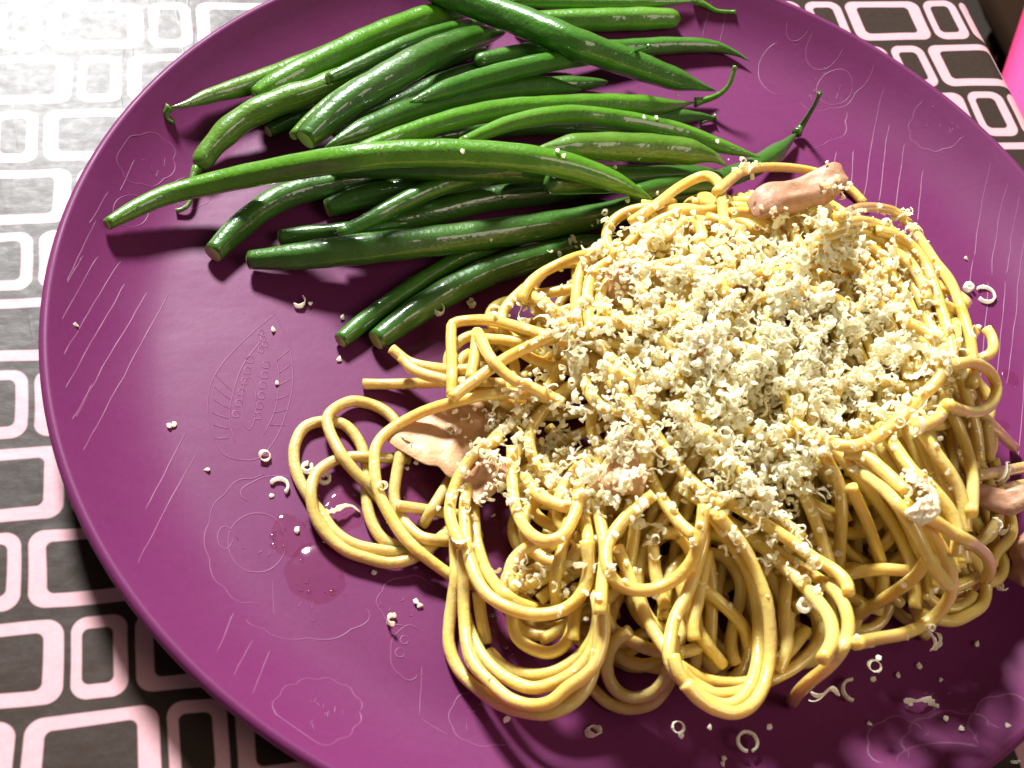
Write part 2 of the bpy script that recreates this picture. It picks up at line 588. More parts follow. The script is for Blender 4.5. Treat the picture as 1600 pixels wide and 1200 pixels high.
# ------------------------------------------------------------------ plate
def build_plate():
    root = empty('dinner_plate', (0, 0, 0))
    tag(root, 'round purple plate with pale etched flowers and stripes', 'plate')
    prof = [(0.0, 0.0065)] + [(r, float(plate_z(r))) for r in np.linspace(0.02, 0.1335, 34)]
    # rolled lip
    cz = float(plate_z(0.1335)) - 0.0006
    for a in np.linspace(100, -90, 10):
        prof.append((0.1342 + 0.0017 * math.cos(math.radians(a)), cz + 0.0017 * math.sin(math.radians(a)) - 0.0008))
    prof += [(0.131, 0.0145), (0.122, 0.0075), (0.108, 0.0030), (0.100, 0.0028), (0.0985, 0.0006), (0.095, 0.0006), (0.0935, 0.0028), (0.0, 0.0028)]
    seg = 240
    V, F = [prof[0] + (0,)], []
    V = [(0, 0, prof[0][1])]
    for r, z in prof[1:-1]:
        for i in range(seg):
            a = 2 * math.pi * i / seg
            V.append((r * math.cos(a), r * math.sin(a), z))
    V.append((0, 0, prof[-1][1]))
    n = len(prof) - 2
    for i in range(seg):
        F.append((0, 1 + i, 1 + (i + 1) % seg))
    for k in range(n - 1):
        for i in range(seg):
            a, b = 1 + k * seg + i, 1 + k * seg + (i + 1) % seg
            F.append((a, a + seg, b + seg, b))
    last = len(V) - 1
    for i in range(seg):
        F.append((last, 1 + (n - 1) * seg + (i + 1) % seg, 1 + (n - 1) * seg + i))
    mesh_obj('dish', V, F, MAT['plate'], root)
    # etched decoration: fine raised lines on the glaze
    def on_plate(px):
        z = np.full(len(px), 0.0065)
        for _ in range(4):
            p = unproject(px, z)
            z = plate_z(np.hypot(p[:, 0], p[:, 1]))
        return unproject(px, z)
    def ribbon(lines, w=0.00034):
        V, F = [], []
        for pts, closed in lines:
            P = on_plate(np.asarray(pts, float))
            P = P[np.hypot(P[:, 0], P[:, 1]) < 0.131]
            if len(P) < 2:
                continue
            P = resample(P, 0.0011)
            T = np.gradient(P[:, :2], axis=0)
            T /= np.linalg.norm(T, axis=1)[:, None] + 1e-9
            N = np.stack([-T[:, 1], T[:, 0]], 1)
            n = len(P)
            ww = w * (0.65 + 0.7 * gsmooth(rng.random(n), 1.5)) / 2
            ww[0] *= 0.3; ww[-1] *= 0.3
            b = len(V)
            for i in range(n):
                for s, dz in ((-1.4, -0.00002), (-0.5, 0.00010), (0.5, 0.00010), (1.4, -0.00002)):
                    x, y = P[i, :2] + N[i] * ww[i] * s
                    V.append((x, y, float(plate_z(math.hypot(x, y))) + dz))
            for i in range(n - 1):
                for k in range(3):
                    q = b + i * 4 + k
                    F.append((q, q + 1, q + 5, q + 4))
        return V, F
    def wob(p0, p1, amp=0.7):
        n = max(4, int(np.hypot(p1[0] - p0[0], p1[1] - p0[1]) / 7))
        t = np.linspace(0, 1, n)[:, None]
        L = np.array(p0) + (np.array(p1) - np.array(p0)) * t
        d = np.array([p1[1] - p0[1], p0[0] - p1[0]], float)
        d /= np.linalg.norm(d)
        return L + d * gsmooth(rng.normal(0, amp * 1.6, n), 1.2)[:, None]
    def ring(cx, cy, rx, ry, k=0, amp=0.0, a0=0, a1=360, ph=0.0):
        a = np.radians(np.linspace(a0, a1, 70))
        r = 1 + amp * np.abs(np.sin(k * a / 2 + ph)) - amp * 0.6 + gsmooth(rng.normal(0, 0.02 if rx > 20 else 0.002, 70), 2)
        return np.stack([cx + rx * r * np.cos(a), cy + ry * r * np.sin(a)], 1)
    def etch(name, L, w=0.00032):
        V, F = ribbon([(l, False) for l in L], w)
        if V:
            mesh_obj(name, V, F, MAT['etch'], root)
    stripes = [((150, 345), (105, 440)), ((130, 400), (97, 457)), ((153, 400), (90, 513)), ((188, 407), (92, 567)), ((195, 443), (103, 607)),
               ((230, 457), (110, 663)), ((263, 460), (130, 705)), ((290, 675), (228, 797)), ((305, 710), (215, 880)), ((365, 957), (340, 1020)),
               ((395, 1000), (365, 1055)), ((422, 1015), (395, 1085)), ((145, 600), (120, 652)),
               ((1375, 148), (1350, 310)), ((1388, 195), (1375, 315)), ((1413, 225), (1400, 325)), ((1307, 237), (1300, 270)), ((1334, 235), (1331, 290)),
               ((1441, 265), (1435, 345)), ((1544, 230), (1524, 400)), ((1520, 405), (1500, 580)), ((1572, 255), (1548, 430)), ((1546, 440), (1528, 640)),
               ((1590, 260), (1575, 430)), ((1572, 440), (1552, 660)), ((1600, 360), (1575, 600)), ((1610, 470), (1592, 720)), ((1108, 8), (1098, 60)), ((1132, 30), (1124, 70)),
               ((170, 300), (140, 350)), ((210, 250), (190, 300))]
    for a, b in stripes:
        etch('etched_stripe', [wob(a, b)])
    def dashes(cx, cy, rr, n):
        out = []
        for i in range(n):
            a = rng.uniform(0, 6.28); q = rr * math.sqrt(rng.random())
            x, y = cx + q * math.cos(a), cy + q * 0.85 * math.sin(a)
            out.append([(x, y), (x + rng.uniform(2, 6), y + rng.uniform(-7, 7)), (x + rng.uniform(3, 8), y + rng.uniform(-10, 10))])
        return out
    etch('etched_flower', [ring(1466, 201, 47, 38, 13, 0.10)] + dashes(1466, 201, 30, 11))
    etch('etched_flower', [ring(496, 1112, 70, 52, 12, 0.10)] + dashes(496, 1112, 40, 12))
    etch('etched_flower', [ring(762, 1120, 60, 46, 9, 0.06, 60, 300)] + dashes(745, 1120, 30, 6))
    etch('etched_flower', [ring(1283, 88, 27, 25, 0), ring(1303, 140, 27, 24, 0), ring(1285, 110, 70, 62, 9, 0.10, -110, 130), ring(1240, 60, 18, 16), ring(1250, 190, 75, 42, 7, 0.12, -20, 120), ring(1225, 110, 40, 40, 0, 0, 100, 250)] + dashes(1290, 130, 40, 12))
    etch('etched_flower', [ring(402, 848, 45, 47, 0), ring(405, 845, 83, 100, 11, 0.06, 90, 275), ring(440, 770, 62, 26, 5, .1, 150, 330), ring(480, 950, 100, 50, 8, .1, 0, 160), wob((425, 905), (428, 965)), ring(352, 840, 12, 18)] + dashes(400, 845, 35, 7) + dashes(480, 940, 50, 9))
    outer = np.array([(430, 490), (392, 522), (350, 565), (328, 605), (325, 650), (336, 682), (352, 712), (400, 718), (428, 690), (446, 650), (457, 600), (452, 540), (430, 490)], float)
    innl = np.array([(412, 528), (380, 570), (364, 615), (358, 655), (368, 692)], float)
    innr = np.array([(428, 545), (436, 590), (430, 640), (412, 680)], float)
    oval = ring(389, 630, 11, 42)
    segs = [wob((331 + 2 * abs(i - 3), 585 + i * 20), (362 - 1 * i, 610 + i * 15), 0.5) for i in range(6)] + [wob((454 - 3 * max(0, i - 2), 545 + i * 24), (434 - 4 * max(0, i - 2), 565 + i * 20), 0.5) for i in range(6)]
    rings = [ring(391 - 4.5 * i, 562 + 17 * i, 6, 6) for i in range(6)] + [ring(416 - 2.5 * i, 570 + 16 * i, 6, 6) for i in range(6)] + [ring(408 + 3 * (i % 3), 520 + 9 * i, 5, 5) for i in range(4)]
    etch('etched_leaf', [spline(outer, 6), spline(innl, 6), spline(innr, 6), oval] + segs + rings)
    etch('etched_flower', [ring(1490, 1160, 78, 48, 9, .12, 150, 380), ring(1570, 1130, 55, 45, 7, .12), ring(1400, 1160, 45, 40, 6, .12, 120, 330), ring(1480, 1190, 80, 30, 0, 0, 180, 330)] + dashes(1480, 1140, 80, 16), 0.00055)
    etch('etched_leaf', [ring(640, 1020, 30, 42, 6, .1, 60, 300), ring(625, 1020, 8, 8), ring(632, 1000, 7, 7), wob((660, 1040), (655, 1120)), wob((655, 1120), (700, 1150))])
    etch('etched_flower', [ring(230, 250, 45, 40, 7, .12), ring(300, 300, 30, 26, 6, .1, 0, 250), ring(205, 330, 28, 25, 0)] + dashes(235, 255, 25, 6))
    etch('etched_leaf', [ring(640, 940, 50, 40, 7, .12, 100, 330)] + dashes(620, 950, 30, 5))
build_plate()

# ------------------------------------------------------------------ green beans (pixel centre line, width in pixels along it)
def seam(a):
    d = np.abs((a - 0.9 + np.pi) % (2 * np.pi) - np.pi)
    return 1 - 0.085 * np.exp(-(d / 0.16) ** 2) + 0.03 * np.exp(-((d - 0.42) / 0.22) ** 2)

BEAN_GROUP = 'green beans piled on the plate'
def bean(label, pts, widths, mat='bean0', left='cut', right='taper', tailL=None, tailR=None, bumps=0.018, sg=5.0):
    PX = 1.0 / 5980.0
    R = np.asarray(widths, float) * 0.95 * PX / 2
    P, R = lay_pixels(pts, R, sigma=sg, iters=14, step=7.0)
    stamp(P, R)
    n = len(P)
    s = np.linspace(0, 1, n)
    L = np.linalg.norm(np.diff(P, axis=0), axis=1).sum()
    # pods swell a little over each seed
    ph = rng.uniform(0, 6)
    Rr = R * (1 + bumps * np.sin(s * L / 0.0105 * 2 * np.pi + ph) + bumps * 0.8 * gsmooth(rng.normal(0, 1, n), 2.0))
    dist = s * L
    def endprof(d, kind, r):
        if kind == 'cut':
            return np.clip(0.90 + d / 0.006 * 0.1, 0.9, 1)
        if kind == 'round':
            return np.sqrt(np.clip(1 - (1 - np.clip(d / (r * 1.3), 0, 1)) ** 2, 0.01, 1))
        return np.clip(np.sqrt(np.clip(d / 0.011, 0.012, 1)), 0.11, 1)
    Rr = Rr * endprof(dist, left, R[0]) * endprof(L - dist, right, R[-1])
    base = P[np.argmin(P[:, 2])].copy()
    base[2] -= R.mean()
    root = empty('green_bean', base)
    tag(root, label, 'green bean', BEAN_GROUP)
    V, F = tube(P, Rr, 20, True, seam)
    mesh_obj('pod', V - base, F, MAT[mat], root)
    T, N, B = frames(P)
    for e, kind in ((0, left), (-1, right)):
        if kind == 'cut':
            sgn = -1 if e == 0 else 1
            c = P[e] + T[e] * sgn * 0.0002
            r = Rr[e]
            a = np.linspace(0, 2 * np.pi, 20, endpoint=False)
            rim = c + r * 0.93 * (np.cos(a)[:, None] * N[e] + np.sin(a)[:, None] * B[e])
            mid = c + T[e] * sgn * 0.0004 + r * 0.55 * (np.cos(a)[:, None] * N[e] + np.sin(a)[:, None] * B[e])
            Vc = np.vstack([rim, mid, [c + T[e] * sgn * 0.0001]])
            Fc = [(i, (i + 1) % 20, 20 + (i + 1) % 20, 20 + i) for i in range(20)] + [(20 + i, 20 + (i + 1) % 20, 40) for i in range(20)]
            mesh_obj('cut_end', Vc - base, Fc, MAT['cut'], root)
    for tl, e in ((tailL, 0), (tailR, -1)):
        if tl:
            px = spline(tl[0], 4.0)
            z0 = P[e][2]
            z = np.linspace(z0, tl[1], len(px))
            Q = unproject(px, z)
            Q = np.vstack([[P[e]], Q])
            Q = gsmooth(resample(Q, 0.0008), 1.5)
            Q[:, 2] = np.maximum(Q[:, 2], support(Q[:, :2], 0.0008) * 0 + plate_z(np.hypot(Q[:, 0], Q[:, 1])) + 0.0006)
            Rt = np.interp(np.linspace(0, 1, len(Q)), [0, 0.15, 0.6, 0.93, 1], [0.0016, 0.0010, 0.00065, 0.0006, 0.0008])
            V, F = tube(Q, Rt, 8)
            mesh_obj('tail', V - base, F, MAT[mat], root)
    return P

# --- hidden lower layer first, topmost last
bean('deep shaded bean in the hollow behind the front bean', [(600, 352), (680, 332), (760, 312), (850, 302), (950, 292)], [36, 44, 44, 42, 34], 'bean2', 'cut', 'taper')
bean('short cut stub lying left of the shaded hollow', [(438, 371), (490, 365), (560, 358), (640, 348)], [28, 28, 28, 24], 'bean2', 'cut', 'taper')
bean('bean with a cut foot leaning out at the left front', [(333, 396), (366, 362), (410, 326), (458, 302), (520, 288), (600, 276), (690, 266)], [36, 42, 44, 44, 42, 38, 30], 'bean2', 'cut', 'taper')
bean('dark cut bean with a bright streak under the long bright bean', [(512, 326), (560, 310), (620, 298), (700, 286), (780, 280)], [36, 42, 42, 40, 32], 'bean2', 'cut', 'taper')
bean('slim bean slanting down through the shaded hollow', [(532, 366), (580, 342), (625, 318), (700, 286), (775, 268), (850, 262)], [22, 28, 32, 32, 32, 28], 'bean0', 'cut', 'taper')
bean('thin cut bean pointing left, foremost of all', [(532, 532), (580, 494), (640, 452), (690, 420), (740, 395), (810, 376)], [28, 30, 30, 28, 28, 24], 'bean0', 'cut', 'taper')
bean('cut bean beside the foremost one, touching the spaghetti', [(588, 532), (640, 494), (700, 456), (760, 427), (830, 404), (900, 388), (970, 372)], [36, 44, 46, 46, 46, 44, 34], 'bean2', 'cut', 'taper')
bean('long front bean with an oily highlight reaching under the pasta', [(390, 406), (450, 402), (530, 393), (620, 383), (700, 374), (800, 361), (900, 345), (1000, 322), (1060, 305), (1120, 285)], [32, 44, 50, 50, 50, 50, 48, 42, 36, 26], 'bean2', 'cut', 'taper')
bean('dark green bean lying deepest, under the hooked-tail bean in mid pile', [(560, 190), (680, 160), (800, 140), (950, 128)], [34, 38, 36, 30], 'bean2', 'cut', 'taper')
bean('dark green bean lying deepest, below the long bright bean', [(520, 262), (650, 262), (800, 268), (930, 275), (1060, 268)], [34, 38, 40, 38, 30], 'bean2', 'cut', 'taper')
bean('dim green bean beneath the thick olive bean beside the pasta', [(850, 288), (950, 282), (1050, 276), (1140, 272)], [36, 42, 40, 30], 'bean2', 'round', 'taper')
bean('dark bean filling the gap under the thick deep green bean', [(520, 205), (600, 172), (700, 126), (800, 100), (890, 98)], [30, 36, 36, 34, 28], 'bean2', 'cut', 'taper')
bean('low bean hidden behind the bumpy pale green bean', [(420, 205), (480, 175), (560, 140), (660, 105), (760, 75)], [24, 32, 34, 34, 28], 'bean2', 'cut', 'taper')
bean('dark bean lying on the plate under the arched slender bean', [(640, 225), (740, 205), (850, 196), (960, 202), (1080, 215)], [28, 34, 34, 34, 26], 'bean2', 'cut', 'taper')
bean('short bean peeping out below the back cut end', [(380, 168), (430, 155), (500, 140), (580, 118)], [22, 26, 26, 22], 'bean0', 'cut', 'taper')
bean('low dark bean with a thin tail under the hooked-tail bean', [(960, 186), (1030, 184), (1085, 182), (1118, 184)], [26, 30, 28, 18], 'bean2', 'round', 'taper', tailR=([(1120, 184), (1108, 186), (1094, 192)], 0.0075))
bean('thin green bean at the very top edge with a long pale tail', [(800, 2), (880, 4), (970, 5), (1040, 3), (1085, 2)], [20, 24, 24, 22, 14], 'bean3', 'round', 'taper', tailR=([(1090, 2), (1103, 8), (1118, 17), (1147, 26)], 0.012))
bean('plump round-ended bean second from the top on the right', [(800, 34), (860, 32), (940, 31), (1010, 29), (1064, 29)], [32, 40, 44, 44, 36], 'bean3', 'round', 'round')
bean('pointed green bean whose tip lies on the bare plate at upper right', [(740, 96), (850, 76), (960, 76), (1050, 71), (1110, 72), (1148, 83), (1172, 96)], [26, 30, 32, 34, 34, 26, 8], 'bean0', 'round', 'taper')
bean('yellow-green bean with a curled tail at the far left', [(266, 168), (290, 163), (330, 149), (400, 129), (470, 104), (560, 70), (640, 42)], [14, 26, 38, 42, 42, 40, 30], 'bean1', 'taper', 'taper', tailL=([(262, 170), (257, 178), (262, 188), (272, 193)], 0.012))
bean('thick green bean with a cut end behind the bumpy bean', [(400, 150), (450, 122), (520, 89), (600, 52), (680, 24), (750, 16)], [36, 46, 50, 48, 46, 32], 'bean3', 'cut', 'taper')
bean('bumpy pale green bean with a blunt left end', [(308, 264), (335, 226), (380, 186), (440, 158), (495, 140), (570, 106), (650, 72)], [32, 44, 46, 46, 42, 36, 28], 'bean1', 'round', 'taper', tailL=([(301, 276), (300, 296), (298, 315), (290, 326), (275, 330)], 0.0078), bumps=0.04)
bean('thin cut bean running above the thick deep green bean', [(513, 123), (560, 102), (640, 66), (700, 46), (770, 32)], [20, 26, 28, 26, 20], 'bean0', 'cut', 'taper')
bean('slim bean squeezed against the thick deep green bean', [(458, 212), (500, 172), (560, 130), (640, 95)], [18, 22, 22, 18], 'bean1', 'cut', 'taper')
bean('thick deep green bean with a beige cut end', [(478, 218), (505, 192), (545, 160), (610, 120), (670, 86), (730, 62), (790, 50)], [40, 50, 54, 54, 52, 46, 34], 'bean2', 'cut', 'taper')
bean('dark green bean with a tapered pale left end in the middle', [(508, 230), (560, 206), (630, 178), (700, 157), (770, 143), (840, 136), (908, 140)], [20, 36, 42, 44, 44, 42, 30], 'bean2', 'taper', 'taper')
bean('wet green bean ending in a short straight tail over the diagonal bean', [(640, 160), (720, 132), (800, 110), (870, 95), (930, 88), (970, 85)], [20, 32, 36, 36, 34, 18], 'bean0', 'taper', 'taper', tailR=([(980, 82), (995, 78), (1014, 73)], 0.036))
bean('long diagonal bean crossing the top of the pile', [(640, -34), (690, -12), (760, 13), (830, 39), (900, 68), (980, 97), (1050, 122), (1118, 142)], [44, 50, 54, 56, 54, 52, 44, 16], 'bean0', 'round', 'taper')
bean('green bean with an upward hooked tail over the bare plate', [(560, 236), (620, 214), (700, 189), (780, 172), (860, 166), (950, 163), (1040, 165), (1085, 160)], [24, 30, 34, 36, 36, 38, 36, 14], 'bean3', 'cut', 'taper', tailR=([(1095, 158), (1120, 150), (1139, 134), (1149, 103)], 0.020))
bean('bean tipped with a thin stalk standing clear above the pasta', [(985, 305), (1040, 292), (1110, 284), (1170, 264), (1215, 236), (1245, 208)], [30, 34, 36, 36, 36, 20], 'bean2', 'round', 'taper', tailR=([(1252, 198), (1262, 182), (1275, 160), (1281, 145)], 0.023))
bean('arched slender bean with a brownish top edge', [(722, 222), (800, 192), (885, 179), (950, 184), (1000, 192), (1065, 206), (1125, 228), (1188, 246)], [18, 26, 32, 32, 32, 30, 26, 14], 'bean3', 'cut', 'taper')
bean('thick olive bean just behind the spaghetti mound', [(832, 236), (900, 229), (980, 230), (1050, 234), (1110, 244), (1136, 260)], [26, 42, 48, 48, 44, 18], 'bean1', 'taper', 'taper')
bean('long bright green bean arching over the whole pile', [(168, 350), (210, 327), (260, 305), (330, 287), (400, 272), (500, 254), (600, 242), (680, 239), (750, 241), (820, 247), (890, 260), (950, 280), (1000, 303), (1022, 316)], [22, 30, 34, 38, 40, 42, 42, 42, 44, 44, 44, 42, 34, 22], 'bean3', 'cut', 'taper', bumps=0.012)

# ------------------------------------------------------------------ spaghetti
RS = 0.00136
def dome(cx, cy, a, b, h, p=2.4, q=1.7):
    rho = (np.abs((GX - cx) / a) ** 2 + np.abs((GY - cy) / b) ** 2) ** 0.5
    return h * np.clip(1 - rho ** p, 0, 1) ** (1 / q)
GOAL = 0.0065 + np.maximum.reduce([dome(0.033, -0.025, 0.059, 0.056, 0.039, 3.0, 1.5), dome(0.008, -0.066, 0.052, 0.035, 0.021), dome(-0.012, -0.024, 0.034, 0.038, 0.016), dome(0.055, -0.06, 0.033, 0.032, 0.022)])
INSIDE = GOAL > 0.0095
def strand(P, label, mat='pasta0', group=None, R=RS):
    Rr = np.full(len(P), R) * (1 + 0.03 * gsmooth(rng.normal(0, 1, len(P)), 2.0))
    V, F = tube(P, Rr, 10)
    base = P[np.argmin(P[:, 2])].copy()
    base[2] -= R
    o = mesh_obj('spaghetti_strand', V, F, MAT[mat], origin=base)
    tag(o, label, 'spaghetti', group or 'spaghetti strands in the mound')
    return o

def wander(n, p):
    """a smooth planar path through the mound from p, both ways, while there is room under the goal surface"""
    halves = []
    th0, k0 = (math.pi / 2 - 0.25 + rng.normal(0, 0.35), rng.normal(0, 12)) if p[1] < -0.042 else (rng.uniform(0, 6.28), rng.normal(0, 22))
    for sgn in (1, -1):
        th, kap, q = th0 + (0 if sgn > 0 else math.pi), k0 * sgn, p.copy()
        out = []
        for _ in range(n // 2):
            kap = kap * 0.97 + rng.normal(0, 7)
            a = q + 0.008 * np.array([math.cos(th), math.sin(th)])
            i, j = idx(a[None])[0]
            if GOAL[i, j] < 0.015 or HF[i, j] > GOAL[i, j] - 0.001:
                best = min((GAP_AT(q + 0.008 * np.array([math.cos(th + s_), math.sin(th + s_)])), s_) for s_ in (-0.9, 0.9))
                kap = kap + np.sign(best[1]) * 45
            kap = np.clip(kap, -140, 140)
            th += kap * 0.0013
            q = q + 0.0013 * np.array([math.cos(th), math.sin(th)])
            i, j = idx(q[None])[0]
            if not INSIDE[i, j] or HF[i, j] > GOAL[i, j] + 0.0010:
                break
            out.append(q)
        halves.append(out)
    return np.array(halves[1][::-1] + [p] + halves[0])

def GAP_AT(p):
    i, j = idx(p[None])[0]
    return (HF[i, j] - GOAL[i, j]) if INSIDE[i, j] else 1.0

FILL_LABEL = 'yellow spaghetti strand buried %s'
count = miss = 0
cells = np.argwhere(INSIDE)
for k in range(1500):
    c = cells[rng.integers(0, len(cells), 60)]
    g = (HF - GOAL)[c[:, 0], c[:, 1]]
    q = c[np.argmin(g)]
    if g.min() > -0.0012:
        break
    xy = wander(int(rng.uniform(80, 190)), np.array([gx[q[0]], gx[q[1]]]))
    if len(xy) < 20:
        miss += 1
        continue
    P = lay_world(xy, RS, 3.0)
    stamp(P, RS)
    m = P.mean(0)
    strand(P, FILL_LABEL % ('under the thick cheese cap' if m[1] > -0.03 and m[0] > 0.005 else 'in the low left shoulder of the mound' if m[0] < 0.005 and m[1] > -0.05 else 'deep in the right flank' if m[0] > 0.04 else 'deep behind the front loops'))
    count += 1
    if count >= 205:
        break
print('filler strands', count, miss)

def hero(pts, label, mat='pasta0', sg=3.0, group=None):
    P, R = lay_pixels(pts, RS, sigma=sg, iters=10)
    stamp(P, RS)
    return strand(P, label, mat, group)

FL = 'spaghetti strand hanging down the front of the mound'
TL = 'spaghetti strand lying across the cheesy top of the mound'
RL = 'spaghetti strand draped down the right flank of the mound'
BL = 'spaghetti strand looping out at the foot of the mound'
LL = 'spaghetti strand in the loose tangle left of the mound'
SW = [([(1288 + 150 * t, 690 - 45 * t), (1340 + 118 * t, 745 - 45 * t), (1392 + 88 * t, 815 - 55 * t), (1425 + 76 * t, 885 - 55 * t), (1430 + 78 * t, 950 - 70 * t)], RL, 'pasta0') for t in np.linspace(0.0, 1.0, 9) ** 0.8]
SW += [([(1300 - 10 * o, 345 + 14 * o), (1345 - 8 * o, 330 + 16 * o), (1392 - 10 * o, 338 + 17 * o), (1420 - 13 * o, 358 + 17 * o), (1445 - 15 * o, 395 + 15 * o), (1470 - 17 * o, 440 + 11 * o), (1490 - 17 * o, 500 + 8 * o), (1500 - 16 * o, 570 + 4 * o)], RL, 'pasta0') for o in (5, 4, 3, 2, 1)]
